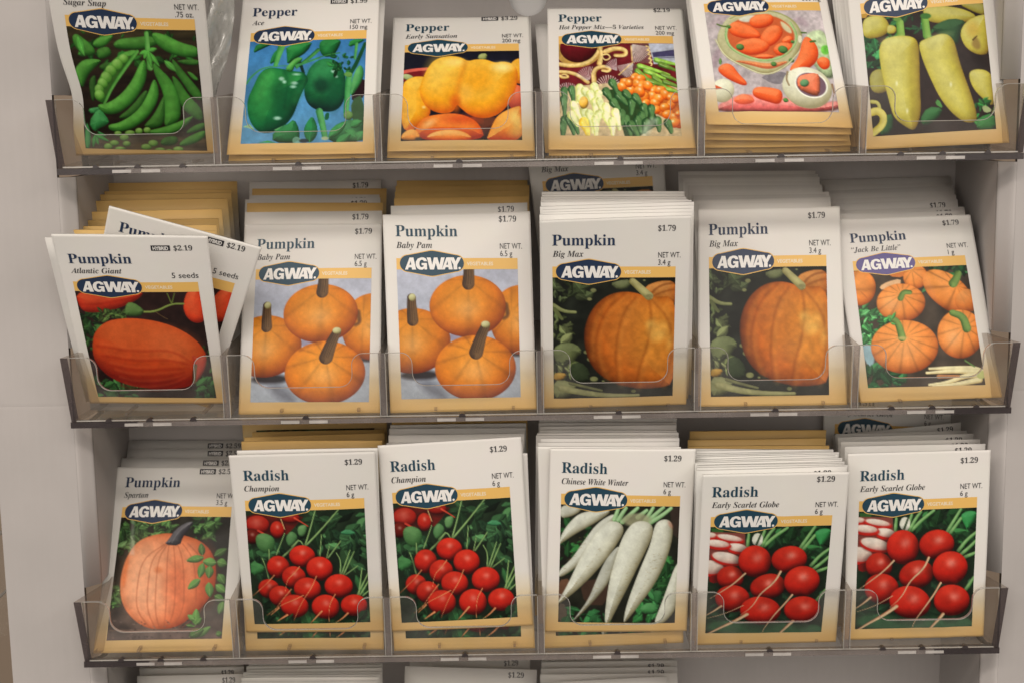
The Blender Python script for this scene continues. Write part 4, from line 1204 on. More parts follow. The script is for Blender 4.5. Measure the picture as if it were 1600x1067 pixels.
def pic_daikon():
    c = Cv([(57, 108), (978, 123), (938, 1025), (35, 1022)], (30, 30, 22), seed=13)
    c.noise(80, .4)
    c.poly([(35, 690), (130, 670), (130, 800), (60, 860), (35, 830)], (98, 66, 48), sm=1)
    c.poly([(200, 700), (420, 660), (420, 880), (240, 880)], (60, 42, 32), sm=1)
    c.poly([(35, 870), (100, 880), (100, 1025), (35, 1025)], (88, 70, 56), sm=1, a=.8)
    G = [(36, 78, 38), (50, 102, 50), (28, 58, 30)]
    c.foliage(10, 60, 250, 260, 600, 150, G)
    c.foliage(18, 780, 450, 980, 800, 170, G)
    c.foliage(12, 660, 820, 820, 960, 140, [(50, 110, 56), (66, 130, 72)])
    c.foliage(10, 100, 930, 420, 1030, 140, [(48, 100, 56), (36, 78, 42)])
    c.poly([(660, 900), (740, 850), (810, 890), (800, 950), (680, 950)], (62, 122, 66), (92, 150, 92), sm=1)
    c.poly([(760, 760), (850, 765), (830, 860), (790, 880)], (40, 88, 46), (64, 112, 66), sm=1)
    c.poly([(900, 130), (980, 130), (975, 380), (920, 330)], (52, 40, 34), sm=0)
    Wc, H, D = (192, 186, 166), (222, 218, 204), (120, 110, 82)
    dk = lambda p, k=1.0, R=None: c.poly(p, np.array(Wc) * k, np.array(H) * k, np.array(D) * k, R=R, L=(-.45, -.5))
    dk([(50, 110), (210, 110), (210, 160), (130, 200), (50, 215)], .9)
    dk([(35, 420), (60, 330), (130, 230), (220, 160), (420, 140), (440, 165), (330, 240), (180, 320), (90, 380)], .95)
    dk([(35, 680), (40, 610), (140, 520), (240, 370), (340, 240), (470, 165), (480, 210), (380, 330), (280, 470), (160, 600)], .94)
    dk([(140, 1020), (190, 950), (270, 830), (330, 680), (400, 520), (490, 420), (520, 430), (480, 560), (430, 700), (300, 860), (190, 980)], .84)
    dk([(20, 890), (50, 830), (110, 720), (180, 560), (270, 400), (360, 270), (440, 222), (520, 240), (548, 300), (500, 390), (400, 530), (270, 680), (130, 810)], 1.0)
    for p in ([(470, 215), (490, 160), (500, 130)], [(500, 220), (530, 170), (560, 130)], [(530, 235), (590, 180), (650, 130)], [(700, 235), (740, 180), (770, 130)], [(720, 240), (800, 170), (850, 130)], [(740, 245), (840, 190), (910, 135)], [(650, 200), (720, 150)]):
        c.stroke(p, 18, 13, (108, 146, 92), (160, 190, 140))
    c.ell(640, 220, 110, 50, (150, 144, 112), a=.8, soft=20)
    dk([(535, 1030), (560, 880), (640, 660), (700, 520), (750, 400), (780, 260), (830, 220), (900, 222), (926, 280), (915, 400), (860, 560), (780, 720), (660, 880), (570, 1000)], .98)
    c.ell(905, 260, 14, 30, (180, 110, 90), rot=-30, a=.5, soft=14)
    dk([(390, 1030), (405, 850), (430, 680), (480, 500), (530, 350), (600, 245), (680, 222), (760, 250), (774, 320), (720, 440), (640, 600), (560, 760), (480, 920), (430, 1030)], 1.0)
    dk([(770, 1030), (820, 900), (880, 740), (930, 600), (970, 540), (1000, 540), (960, 900), (880, 1000), (840, 1030)], 1.02)
    for i in range(150):
        k = c.rs.integers(5)
        a, b = (((520, 260), (80, 830)), ((740, 290), (420, 980)), ((900, 300), (560, 980)), ((480, 480), (200, 960)), ((300, 260), (60, 620)))[k]
        t = c.rs.uniform(.25, 1)
        x, y = a[0] + (b[0] - a[0]) * t + c.rs.uniform(-50, 50) * (1.1 - t), a[1] + (b[1] - a[1]) * t
        c.stroke([(x, y), (x + c.rs.uniform(8, 22), y - 4)], 1.8, 1.2, (140, 118, 76), a=.45, soft=4)
    c.noise(50, .08, 4)
    return c.done(0.88)


def pic_scarlet():
    c = Cv([(57, 140), (972, 108), (935, 1030), (28, 1050)], (26, 40, 26), seed=14)
    c.noise(80, .4)
    c.foliage(16, 480, 120, 960, 420, 200, [(30, 62, 32), (40, 80, 42), (24, 46, 26)])
    c.foliage(20, 30, 640, 940, 1050, 200, [(32, 62, 40), (42, 78, 50), (26, 50, 32)])
    c.poly([(50, 930), (300, 930), (940, 960), (940, 1060), (30, 1060)], (52, 88, 58), soft=40, a=.8)
    c.poly([(840, 170), (900, 130), (980, 140), (960, 200), (900, 290), (870, 230)], (46, 122, 62), (72, 150, 88), sm=1)
    c.poly([(60, 150), (160, 150), (150, 190), (70, 190)], (46, 84, 40), sm=0)
    st = lambda p, w=14: c.stroke(p, w, w * .75, (66, 116, 56), (128, 164, 104))
    for p in ([(470, 280), (560, 190), (640, 130)], [(450, 285), (500, 190), (540, 140)], [(740, 300), (800, 200), (850, 120)], [(770, 300), (850, 190)], [(830, 440), (900, 350), (980, 290)], [(850, 470), (920, 410), (980, 350)], [(880, 490), (980, 450)], [(340, 300), (350, 190)], [(430, 285), (470, 160)], [(890, 740), (950, 650)]):
        st(p)
    c.poly([(370, 230), (400, 175), (460, 190), (450, 280), (390, 280)], (206, 200, 184), sm=1); c.stroke([(410, 270), (440, 190)], 9, 7, (60, 72, 50))
    c.poly([(45, 180), (320, 180), (330, 350), (200, 460), (45, 540)], (120, 60, 52), sm=0)
    for x, y, a, b, t in ((50, 205, 60, 28, 0), (205, 222, 104, 30, 9), (265, 300, 84, 40, 8), (110, 272, 100, 36, 5), (55, 470, 112, 64, 0), (185, 388, 120, 50, 12)):
        c.ell(x + 3, y + 20, a + 2, b + 2, (70, 16, 14), rot=t, a=.7, soft=16)
        c.ell(x + 2, y + 12, a + 5, b + 4, (176, 30, 22), rot=t)
        c.ell(x, y, a - 6, b - 6, (206, 178, 162), (222, 206, 194), (176, 120, 112), rot=t)
    c.poly([(45, 545), (130, 530), (160, 590), (60, 610)], (120, 20, 18), sm=1)
    for x, y, r, ry, t, k in ((215, 555, 104, 100, 0, .92), (400, 412, 126, 132, 0, 1.03), (662, 390, 136, 112, -10, 1.0), (505, 625, 138, 108, -20, .92), (765, 575, 138, 130, -20, 1.02), (235, 735, 134, 118, 0, .95), (455, 838, 160, 124, 8, 1.0), (778, 825, 140, 120, 0, .98)):
        radish(c, x, y, r, ry, t, k, spec=(.15, -.25, .28, .35))
    rt = lambda p, w=9, w2=3: c.stroke(p, w * .62, w2 * .62, (160, 92, 66), (200, 170, 134))
    rt([(330, 515), (260, 590), (170, 660), (60, 740)], 12); rt([(600, 490), (560, 580), (450, 680), (400, 790), (300, 880)], 14)
    rt([(695, 690), (620, 800), (560, 890), (490, 990), (470, 1050)], 13); rt([(150, 800), (90, 850), (30, 890)], 14, 5); rt([(320, 790), (180, 870), (40, 915)], 5)
    rt([(350, 870), (250, 940), (140, 1000), (50, 1055)], 24, 10); rt([(710, 930), (660, 990), (610, 1045)], 20, 12)
    c.noise(50, .10, 4)
    return c.done(0.9)


# ------------------------------------------------------------------ where each packet stands (corners in metres: top left, top right, foot right, foot left; print area on its face)
DATA = {'front': {
    'peas': {'c': [[-0.25421, -0.03427, 0.2455], [-0.17192, -0.03427, 0.24413], [-0.17932, 0.02, 0.1483], [-0.25956, 0.02, 0.1482]], 'q': [[0.08772, 0.28505], [0.92368, 0.30995], [0.92633, 0.98224], [0.0737, 0.95743]]},
    'ace': {'c': [[-0.17145, 0.07584, 0.23838], [-0.09067, 0.07584, 0.23777], [-0.08991, 0.008, 0.14734], [-0.17212, 0.008, 0.14746]], 'q': [[0.08381, 0.29862], [0.91541, 0.28743], [0.9166, 0.92981], [0.08721, 0.93858]]},
    'sunny': {'c': [[-0.08387, 0.08951, 0.22603], [-0.00238, 0.08951, 0.22539], [-0.00103, 0.008, 0.14745], [-0.08296, 0.008, 0.14782]], 'q': [[0.09305, 0.28431], [0.91939, 0.27425], [0.91839, 0.92989], [0.08956, 0.93449]]},
    'hotmix': {'c': [[0.00888, 0.08527, 0.22936], [0.08969, 0.08527, 0.22816], [0.08813, 0.008, 0.14692], [0.00654, 0.008, 0.14761]], 'q': [[0.07999, 0.27171], [0.91093, 0.27103], [0.91499, 0.92135], [0.08182, 0.91035]]},
    'bowl': {'c': [[0.08994, 0.06933, 0.25035], [0.16879, 0.06933, 0.24904], [0.17506, 0.006, 0.15696], [0.09437, 0.006, 0.15995]], 'q': [[0.09313, 0.29738], [0.93473, 0.28734], [0.92501, 0.91238], [0.0916, 0.92619]]},
    'banana': {'c': [[0.17718, 0.04697, 0.25101], [0.26042, 0.04697, 0.25351], [0.26367, 0.012, 0.14685], [0.18192, 0.012, 0.14477]], 'q': [[0.08174, 0.29562], [0.9172, 0.26831], [0.91834, 0.92741], [0.08434, 0.93614]]},
    'giant': {'c': [[-0.26366, -0.02074, 0.10707], [-0.17892, -0.02074, 0.10501], [-0.18216, 0.024, 0.00398], [-0.26189, 0.024, 0.00529]], 'q': [[0.07314, 0.31666], [0.90543, 0.3105], [0.93001, 0.9621], [0.07157, 0.9562]]},
    'pamA': {'c': [[-0.17146, 0.0482, 0.10609], [-0.09075, 0.0482, 0.10498], [-0.09154, 0.01, -0.00026], [-0.17297, 0.01, 0.0004]], 'q': [[0.09177, 0.30065], [0.92747, 0.29552], [0.91984, 0.94327], [0.08114, 0.93848]]},
    'pamB': {'c': [[-0.08908, 0.03391, 0.11122], [-0.00378, 0.03391, 0.11184], [-0.0019, 0.008, 0.00093], [-0.0856, 0.008, 6e-05]], 'q': [[0.0826, 0.28148], [0.90297, 0.29492], [0.89326, 0.93693], [0.0807, 0.93196]]},
    'maxA': {'c': [[0.00105, -0.01792, 0.11013], [0.08301, -0.01792, 0.11134], [0.08351, 0.008, 0.00214], [0.00213, 0.008, 0.00124]], 'q': [[0.07566, 0.29343], [0.90148, 0.30861], [0.90189, 0.94599], [0.07127, 0.94261]]},
    'maxB': {'c': [[0.09519, 0.0504, 0.11047], [0.17845, 0.0504, 0.11044], [0.17539, 0.008, 0.00063], [0.09023, 0.008, 0.00091]], 'q': [[0.07562, 0.31016], [0.89079, 0.30847], [0.88001, 0.95099], [0.08561, 0.95255]]},
    'jack': {'c': [[0.17358, 0.05332, 0.10286], [0.25628, 0.05332, 0.10414], [0.26438, 0.01, 0.00324], [0.1836, 0.01, 0.00121]], 'q': [[0.10476, 0.29223], [0.90582, 0.28428], [0.89837, 0.93131], [0.06688, 0.92393]]},
    'spartan': {'c': [[-0.26251, 0.07372, -0.04494], [-0.18057, 0.07372, -0.04636], [-0.18241, 0.012, -0.14226], [-0.26563, 0.012, -0.1425]], 'q': [[0.07824, 0.282], [0.89856, 0.28552], [0.90446, 0.93645], [0.08327, 0.93692]]},
    'champA': {'c': [[-0.17669, -0.00495, -0.02046], [-0.09376, -0.00495, -0.01922], [-0.09345, 0.01, -0.1311], [-0.17438, 0.01, -0.13018]], 'q': [[0.08185, 0.3017], [0.90967, 0.29971], [0.90538, 0.94342], [0.06721, 0.95128]]},
    'champB': {'c': [[-0.09309, 0.00375, -0.01794], [-0.01119, 0.00375, -0.01405], [-0.0059, 0.008, -0.12786], [-0.08845, 0.008, -0.13044]], 'q': [[0.0754, 0.30666], [0.89865, 0.30795], [0.89616, 0.94991], [0.07285, 0.95383]]},
    'daikon': {'c': [[0.0053, -0.00567, -0.01919], [0.08725, -0.00567, -0.02053], [0.08402, 0.008, -0.13276], [0.00124, 0.008, -0.13228]], 'q': [[0.08397, 0.29232], [0.90866, 0.30464], [0.91196, 0.95112], [0.08846, 0.94269]]},
    'scarA': {'c': [[0.08919, -0.02169, -0.03169], [0.17038, -0.02169, -0.03155], [0.17154, 0.008, -0.14094], [0.08862, 0.008, -0.14195]], 'q': [[0.07031, 0.29013], [0.90385, 0.29326], [0.89024, 0.93352], [0.07262, 0.9256]]},
    'scarB': {'c': [[0.17574, 0.00611, -0.0274], [0.25778, 0.00611, -0.02686], [0.25809, 0.008, -0.139], [0.17655, 0.008, -0.13984]], 'q': [[0.08405, 0.30645], [0.91449, 0.29924], [0.91219, 0.94235], [0.07302, 0.94063]]},
}, 'back': [
    ['ace', 'w', [-0.16897, 0.07884, 0.2382, -0.08754, 0.07884, 0.23721, -0.08868, 0.011, 0.14457, -0.17198, 0.011, 0.14418], None],
    ['sunny', 'w', [-0.08251, 0.09251, 0.22552, -0.00119, 0.09251, 0.22492, -0.00082, 0.011, 0.14397, -0.08332, 0.011, 0.14449], None],
    ['hotmix', 'w', [0.0096, 0.08827, 0.2288, 0.0912, 0.08827, 0.22744, 0.08912, 0.011, 0.14393, 0.00686, 0.011, 0.14423], None],
    ['hotmix', 'w', [0.00151, 0.09527, 0.22106, 0.08271, 0.09527, 0.21819, 0.08208, 0.018, 0.14474, 0.00506, 0.018, 0.1453], None],
    ['bowl', 'w', [0.08964, 0.07213, 0.24916, 0.16977, 0.07213, 0.24782, 0.17487, 0.0088, 0.15311, 0.09377, 0.0088, 0.15537], None],
    ['bowl', 'w', [0.08959, 0.07493, 0.24833, 0.17076, 0.07493, 0.24697, 0.17403, 0.0116, 0.14923, 0.09344, 0.0116, 0.15152], None],
    ['bowl', 'w', [0.08954, 0.07773, 0.24748, 0.17174, 0.07773, 0.24611, 0.176, 0.0144, 0.14694, 0.09455, 0.0144, 0.14712], None],
    ['bowl', 'w', [0.08949, 0.08053, 0.24663, 0.17273, 0.08053, 0.24524, 0.17651, 0.0172, 0.14355, 0.09493, 0.0172, 0.14394], None],
    ['banana', 'w', [0.17599, 0.04977, 0.2506, 0.25898, 0.04977, 0.25277, 0.26209, 0.0148, 0.14752, 0.18091, 0.0148, 0.14603], None],
    ['banana', 'w', [0.17499, 0.05257, 0.24947, 0.25809, 0.05257, 0.25165, 0.2616, 0.0176, 0.14748, 0.18014, 0.0176, 0.14598], None],
    ['banana', 'w', [0.17397, 0.05537, 0.24832, 0.25719, 0.05537, 0.25052, 0.2611, 0.0204, 0.14743, 0.17936, 0.0204, 0.14592], None],
    ['banana', 'w', [0.17295, 0.05817, 0.24717, 0.25627, 0.05817, 0.24938, 0.26059, 0.0232, 0.14738, 0.17857, 0.0232, 0.14587], None],
    ['banana', 'w', [0.17191, 0.06097, 0.24601, 0.25535, 0.06097, 0.24823, 0.26007, 0.026, 0.14733, 0.17777, 0.026, 0.14582], None],
    ['giant', 'w', [-0.26804, -0.01774, 0.10532, -0.18184, -0.01774, 0.1039, -0.18477, 0.027, 0.00418, -0.26522, 0.027, 0.0055], None],
    ['giant_tilt', 'giant', [-0.23456, -0.00874, 0.12136, -0.15215, -0.00874, 0.09699, -0.19444, 0.034, -0.00054, -0.27071, 0.034, 0.02257], None],
    ['giant', 't', [-0.26553, 0.01648, 0.10668, -0.18255, 0.01648, 0.10458, -0.18532, 0.0461, -0.00503, -0.2683, 0.0461, -0.00293], None],
    ['giant', 't', [-0.26779, 0.0277, 0.10764, -0.18398, 0.0277, 0.10736, -0.18435, 0.05619, -0.00258, -0.26816, 0.05619, -0.0023], None],
    ['giant', 't', [-0.26918, 0.03891, 0.11013, -0.18501, 0.03891, 0.11022, -0.18489, 0.06629, -0.0, -0.26905, 0.06629, -0.0001], None],
    ['giant', 't', [-0.26926, 0.05013, 0.11456, -0.18518, 0.05013, 0.11467, -0.18503, 0.07638, 0.00417, -0.26911, 0.07638, 0.00406], None],
    ['giant', 't', [-0.26881, 0.06135, 0.12025, -0.18372, 0.06135, 0.12036, -0.18358, 0.08648, 0.0096, -0.26867, 0.08648, 0.00949], None],
    ['giant', 't', [-0.26921, 0.07257, 0.12342, -0.18348, 0.07257, 0.12316, -0.18382, 0.09657, 0.01215, -0.26956, 0.09657, 0.01241], None],
    ['giant', 't', [-0.27083, 0.08378, 0.12476, -0.18559, 0.08378, 0.12451, -0.18591, 0.1, 0.0121, -0.27115, 0.1, 0.01235], None],
    ['giant', 't', [-0.26787, 0.095, 0.12922, -0.18399, 0.095, 0.12901, -0.18427, 0.1012, 0.0156, -0.26815, 0.1012, 0.01581], None],
    ['pam_left', 'w', [-0.1727, 0.0575, 0.11246, -0.09138, 0.0575, 0.11187, -0.09214, 0.01837, 0.00525, -0.17347, 0.01837, 0.00584], '$1.79'],
    ['pam_left', 't', [-0.17304, 0.0668, 0.11719, -0.0917, 0.0668, 0.11622, -0.09295, 0.02674, 0.00995, -0.1743, 0.02674, 0.01092], None],
    ['pam_left', 'w', [-0.17583, 0.0761, 0.11897, -0.094, 0.0761, 0.11878, -0.09426, 0.03511, 0.01285, -0.17608, 0.03511, 0.01305], '$1.79'],
    ['pam_left', 'w', [-0.17471, 0.0854, 0.12089, -0.0954, 0.0854, 0.12001, -0.09658, 0.04348, 0.01446, -0.17588, 0.04348, 0.01534], '$1.79'],
    ['pam_left', 't', [-0.17446, 0.0947, 0.12414, -0.09161, 0.0947, 0.1234, -0.09255, 0.05185, 0.01822, -0.17541, 0.05185, 0.01896], None],
    ['pam_left', 'w', [-0.17776, 0.104, 0.1278, -0.09566, 0.104, 0.12851, -0.09475, 0.06022, 0.02371, -0.17686, 0.06022, 0.02301], '$1.79'],
    ['pam_right', 'w', [-0.08526, 0.04793, 0.11523, -0.00529, 0.04793, 0.11597, -0.00427, 0.02062, 0.00573, -0.08425, 0.02062, 0.00499], '$1.79'],
    ['pam_right', 't', [-0.08432, 0.06195, 0.11868, -0.00424, 0.06195, 0.11888, -0.00397, 0.03323, 0.00899, -0.08405, 0.03323, 0.0088], None],
    ['pam_right', 't', [-0.08498, 0.07596, 0.12211, -0.00367, 0.07596, 0.12115, -0.00496, 0.04585, 0.01165, -0.08627, 0.04585, 0.01261], None],
    ['pam_right', 't', [-0.08564, 0.08998, 0.12488, -0.00348, 0.08998, 0.12391, -0.00477, 0.05846, 0.0148, -0.08693, 0.05846, 0.01577], None],
    ['pam_right', 't', [-0.08591, 0.104, 0.12735, -0.00449, 0.104, 0.1264, -0.00576, 0.07108, 0.01771, -0.08718, 0.07108, 0.01866], None],
    ['max_left', 'w', [0.00086, -0.01239, 0.1128, 0.084, -0.01239, 0.11286, 0.08408, 0.01298, 0.00215, 0.00094, 0.01298, 0.00209], None],
    ['max_left', 'w', [0.00272, -0.00685, 0.1137, 0.08465, -0.00685, 0.11456, 0.0858, 0.01796, 0.00373, 0.00388, 0.01796, 0.00288], None],
    ['max_left', 'w', [0.00264, -0.00132, 0.11462, 0.08626, -0.00132, 0.11598, 0.08806, 0.02294, 0.00504, 0.00444, 0.02294, 0.00369], None],
    ['max_left', 'w', [0.00143, 0.00422, 0.11618, 0.08711, 0.00422, 0.11746, 0.08877, 0.02792, 0.0064, 0.00309, 0.02792, 0.00512], None],
    ['max_left', 'w', [0.00242, 0.00975, 0.11806, 0.08649, 0.00975, 0.11736, 0.08556, 0.03291, 0.00618, 0.0015, 0.03291, 0.00688], None],
    ['max_left', 'w', [0.00211, 0.01529, 0.11825, 0.08705, 0.01529, 0.11777, 0.08642, 0.03789, 0.00647, 0.00148, 0.03789, 0.00695], None],
    ['max_left', 'w', [0.00332, 0.02082, 0.11899, 0.08574, 0.02082, 0.11805, 0.08447, 0.04287, 0.00665, 0.00205, 0.04287, 0.00759], None],
    ['max_left', 'w', [0.00247, 0.02636, 0.12028, 0.0855, 0.02636, 0.11895, 0.08371, 0.04785, 0.00744, 0.00069, 0.04785, 0.00877], None],
    ['max_left', 'w', [0.00367, 0.03189, 0.12121, 0.08514, 0.03189, 0.12015, 0.08367, 0.05283, 0.00853, 0.0022, 0.05283, 0.0096], None],
    ['max_left', 'w', [0.00311, 0.03742, 0.12256, 0.08568, 0.03742, 0.12146, 0.0842, 0.05781, 0.00974, 0.00162, 0.05781, 0.01084], None],
    ['max_lean', 'max', [-0.00536, 0.1, 0.15022, 0.07969, 0.1, 0.15273, 0.0851, 0.098, 0.04601, 0.00588, 0.098, 0.04326], None],
    ['max_right', 'w', [0.0955, 0.05258, 0.11334, 0.17255, 0.05258, 0.11375, 0.17312, 0.01236, 0.00754, 0.09606, 0.01236, 0.00713], None],
    ['max_right', 'w', [0.0928, 0.05476, 0.11488, 0.17381, 0.05476, 0.11576, 0.17497, 0.01492, 0.00941, 0.09395, 0.01492, 0.00853], None],
    ['max_right', 'w', [0.09294, 0.05694, 0.11623, 0.17409, 0.05694, 0.11655, 0.1745, 0.01749, 0.01005, 0.09336, 0.01749, 0.00973], None],
    ['max_right', 'w', [0.09318, 0.05912, 0.1178, 0.17234, 0.05912, 0.11756, 0.17201, 0.02005, 0.01092, 0.09285, 0.02005, 0.01116], None],
    ['max_right', 'w', [0.09303, 0.0613, 0.11889, 0.17428, 0.0613, 0.11858, 0.17387, 0.02201, 0.01202, 0.09262, 0.02201, 0.01233], None],
    ['max_right', 'w', [0.09159, 0.06348, 0.12085, 0.1709, 0.06348, 0.12086, 0.17092, 0.02457, 0.01416, 0.09161, 0.02457, 0.01415], None],
    ['max_right', 'w', [0.09116, 0.06566, 0.12342, 0.17103, 0.06566, 0.12278, 0.17018, 0.02713, 0.01595, 0.09031, 0.02713, 0.01658], None],
    ['max_right', 'w', [0.08967, 0.06784, 0.12542, 0.17011, 0.06784, 0.1246, 0.16902, 0.0297, 0.01763, 0.08858, 0.0297, 0.01845], None],
    ['max_right', 'w', [0.08853, 0.07002, 0.12749, 0.17046, 0.07002, 0.12708, 0.16992, 0.03226, 0.01997, 0.08799, 0.03226, 0.02038], None],
    ['max_right', 'w', [0.08665, 0.0722, 0.12955, 0.16992, 0.0722, 0.12855, 0.16864, 0.03482, 0.02131, 0.08537, 0.03482, 0.02231], None],
    ['max_right', 'w', [0.08619, 0.07438, 0.13136, 0.16879, 0.07438, 0.13072, 0.16797, 0.03738, 0.02334, 0.08536, 0.03738, 0.02398], None],
    ['jack', 'w', [0.1749, 0.05966, 0.10517, 0.25519, 0.05966, 0.1065, 0.25694, 0.0157, 0.00179, 0.17664, 0.0157, 0.00046], '$1.79'],
    ['jack', 'w', [0.17609, 0.06599, 0.10711, 0.25651, 0.06599, 0.10799, 0.25766, 0.0214, 0.00354, 0.17723, 0.0214, 0.00266], '$1.79'],
    ['jack', 'w', [0.1756, 0.07233, 0.11066, 0.2542, 0.07233, 0.11228, 0.25634, 0.0271, 0.00811, 0.17774, 0.0271, 0.0065], '$1.79'],
    ['jack', 'w', [0.17618, 0.07866, 0.11316, 0.25512, 0.07866, 0.11454, 0.25694, 0.0328, 0.01065, 0.178, 0.0328, 0.00927], None],
    ['jack', 'w', [0.17613, 0.085, 0.11595, 0.25605, 0.085, 0.11646, 0.25672, 0.03851, 0.01284, 0.1768, 0.03851, 0.01233], None],
    ['jack', 'w', [0.17711, 0.09133, 0.11713, 0.25727, 0.09133, 0.11963, 0.26049, 0.04421, 0.01634, 0.18033, 0.04421, 0.01385], None],
    ['jack', 'w', [0.17927, 0.09767, 0.12046, 0.25715, 0.09767, 0.12125, 0.25819, 0.04991, 0.0182, 0.18031, 0.04991, 0.01742], None],
    ['jack', 'w', [0.17824, 0.104, 0.12364, 0.2589, 0.104, 0.12445, 0.25993, 0.05561, 0.0217, 0.17927, 0.05561, 0.02089], None],
    ['spartan', 'w', [-0.26233, 0.08381, -0.04176, -0.18183, 0.08381, -0.04266, -0.18289, 0.02108, -0.13733, -0.26339, 0.02108, -0.13643], 'H$2.59'],
    ['spartan', 'w', [-0.26075, 0.09391, -0.03798, -0.18106, 0.09391, -0.03928, -0.1826, 0.03017, -0.13327, -0.26229, 0.03017, -0.13197], 'H$2.59'],
    ['spartan', 'w', [-0.26285, 0.104, -0.03528, -0.18274, 0.104, -0.03659, -0.18427, 0.03925, -0.12989, -0.26438, 0.03925, -0.12857], 'H$2.59'],
    ['champ_left', 'champ', [-0.17246, -0.00195, -0.01828, -0.09256, -0.00195, -0.0181, -0.09409, 0.013, -0.14329, -0.17582, 0.013, -0.14307], None],
    ['champ_left', 't', [-0.17564, 0.02829, -0.02002, -0.09282, 0.02829, -0.02061, -0.09362, 0.04271, -0.13326, -0.17644, 0.04271, -0.13267], None],
    ['champ_left', 't', [-0.17856, 0.05353, -0.02304, -0.09398, 0.05353, -0.02204, -0.09265, 0.06543, -0.13498, -0.17723, 0.06543, -0.13598], None],
    ['champ_left', 't', [-0.17854, 0.07876, -0.02553, -0.09592, 0.07876, -0.02525, -0.09554, 0.08814, -0.13844, -0.17816, 0.08814, -0.13872], None],
    ['champ_left', 't', [-0.18313, 0.104, -0.02692, -0.10066, 0.104, -0.0266, -0.10021, 0.1, -0.1401, -0.18268, 0.1, -0.14043], None],
    ['champ_flip', 'champ_flip', [-0.18872, 0.1, -0.02178, -0.09645, 0.1, -0.02121, -0.09575, 0.099, -0.13478, -0.18801, 0.099, -0.13535], None],
    ['champ_right', 'champ', [-0.09055, 0.00675, -0.02169, -0.00766, 0.00675, -0.02455, -0.00487, 0.011, -0.14348, -0.08788, 0.011, -0.14341], None],
    ['champ_right', 'w', [-0.08943, 0.01972, -0.02021, -0.01009, 0.01972, -0.02037, -0.01031, 0.02297, -0.1339, -0.08965, 0.02297, -0.13374], None],
    ['champ_right', 'w', [-0.0891, 0.02969, -0.01791, -0.00923, 0.02969, -0.01806, -0.00945, 0.03194, -0.13161, -0.08931, 0.03194, -0.13146], None],
    ['champ_right', 'w', [-0.08952, 0.03966, -0.01626, -0.00876, 0.03966, -0.01681, -0.00952, 0.04092, -0.13037, -0.09029, 0.04092, -0.12983], None],
    ['champ_right', 'w', [-0.0896, 0.04963, -0.01611, -0.0079, 0.04963, -0.01627, -0.00812, 0.04989, -0.12984, -0.08982, 0.04989, -0.12968], None],
    ['champ_right', 't', [-0.08964, 0.0596, -0.01551, -0.00702, 0.0596, -0.01527, -0.0067, 0.05886, -0.12884, -0.08931, 0.05886, -0.12908], None],
    ['daikon', 'daikon', [-0.00185, -0.00167, -0.01891, 0.0794, -0.00167, -0.02024, 0.08271, 0.012, -0.14181, 0.00042, 0.012, -0.14364], None],
    ['daikon', 'w', [-0.0013, 0.00646, -0.01826, 0.07932, 0.00646, -0.01931, 0.07784, 0.01952, -0.13213, -0.00278, 0.01952, -0.13107], None],
    ['daikon', 'w', [0.00028, 0.01259, -0.01715, 0.08021, 0.01259, -0.01867, 0.07807, 0.02503, -0.13154, -0.00186, 0.02503, -0.13002], None],
    ['daikon', 'w', [-0.00238, 0.01872, -0.01696, 0.08035, 0.01872, -0.01859, 0.07813, 0.03055, -0.13152, -0.0046, 0.03055, -0.12989], None],
    ['daikon', 'w', [-0.00165, 0.02485, -0.01695, 0.08106, 0.02485, -0.01802, 0.0796, 0.03607, -0.13103, -0.00312, 0.03607, -0.12996], None],
    ['daikon', 'w', [4e-05, 0.03098, -0.01654, 0.08074, 0.03098, -0.01805, 0.07863, 0.04158, -0.13111, -0.00207, 0.04158, -0.1296], None],
    ['daikon', 'w', [0.00021, 0.03711, -0.01566, 0.08097, 0.03711, -0.0161, 0.08035, 0.0471, -0.12924, -0.0004, 0.0471, -0.1288], None],
    ['daikon', 'w', [-0.00038, 0.04324, -0.01494, 0.08125, 0.04324, -0.01598, 0.07981, 0.05261, -0.12916, -0.00183, 0.05261, -0.12812], None],
    ['daikon', 'w', [0.00024, 0.04936, -0.01297, 0.08282, 0.04936, -0.01462, 0.08055, 0.05813, -0.12783, -0.00203, 0.05813, -0.12618], None],
    ['scar_left', 'w', [0.08617, -0.01869, -0.03002, 0.16926, -0.01869, -0.02866, 0.17106, 0.0107, -0.13835, 0.08797, 0.0107, -0.13971], '$1.29'],
    ['scar_left', 'w', [0.0869, -0.01569, -0.02904, 0.1708, -0.01569, -0.02883, 0.17107, 0.0134, -0.13862, 0.08717, 0.0134, -0.13883], None],
    ['scar_left', 'w', [0.08722, -0.01269, -0.02889, 0.16929, -0.01269, -0.0285, 0.16981, 0.0161, -0.13837, 0.08774, 0.0161, -0.13875], None],
    ['scar_left', 'w', [0.08781, -0.00969, -0.02918, 0.17034, -0.00969, -0.02825, 0.17158, 0.0188, -0.13818, 0.08905, 0.0188, -0.13911], None],
    ['scar_left', 'w', [0.08684, -0.00669, -0.02844, 0.16924, -0.00669, -0.02804, 0.16978, 0.0215, -0.13806, 0.08738, 0.0215, -0.13846], None],
    ['scar_left', 'w', [0.08666, -0.00369, -0.0287, 0.17043, -0.00369, -0.02754, 0.17195, 0.0242, -0.13763, 0.08818, 0.0242, -0.13879], None],
    ['scar_left', 'w', [0.08918, -0.00069, -0.02801, 0.16733, -0.00069, -0.02727, 0.16837, 0.0269, -0.13744, 0.09023, 0.0269, -0.13818], None],
    ['scar_left', 'w', [0.08833, 0.00231, -0.02722, 0.16907, 0.00231, -0.02703, 0.16933, 0.0296, -0.13728, 0.08859, 0.0296, -0.13747], None],
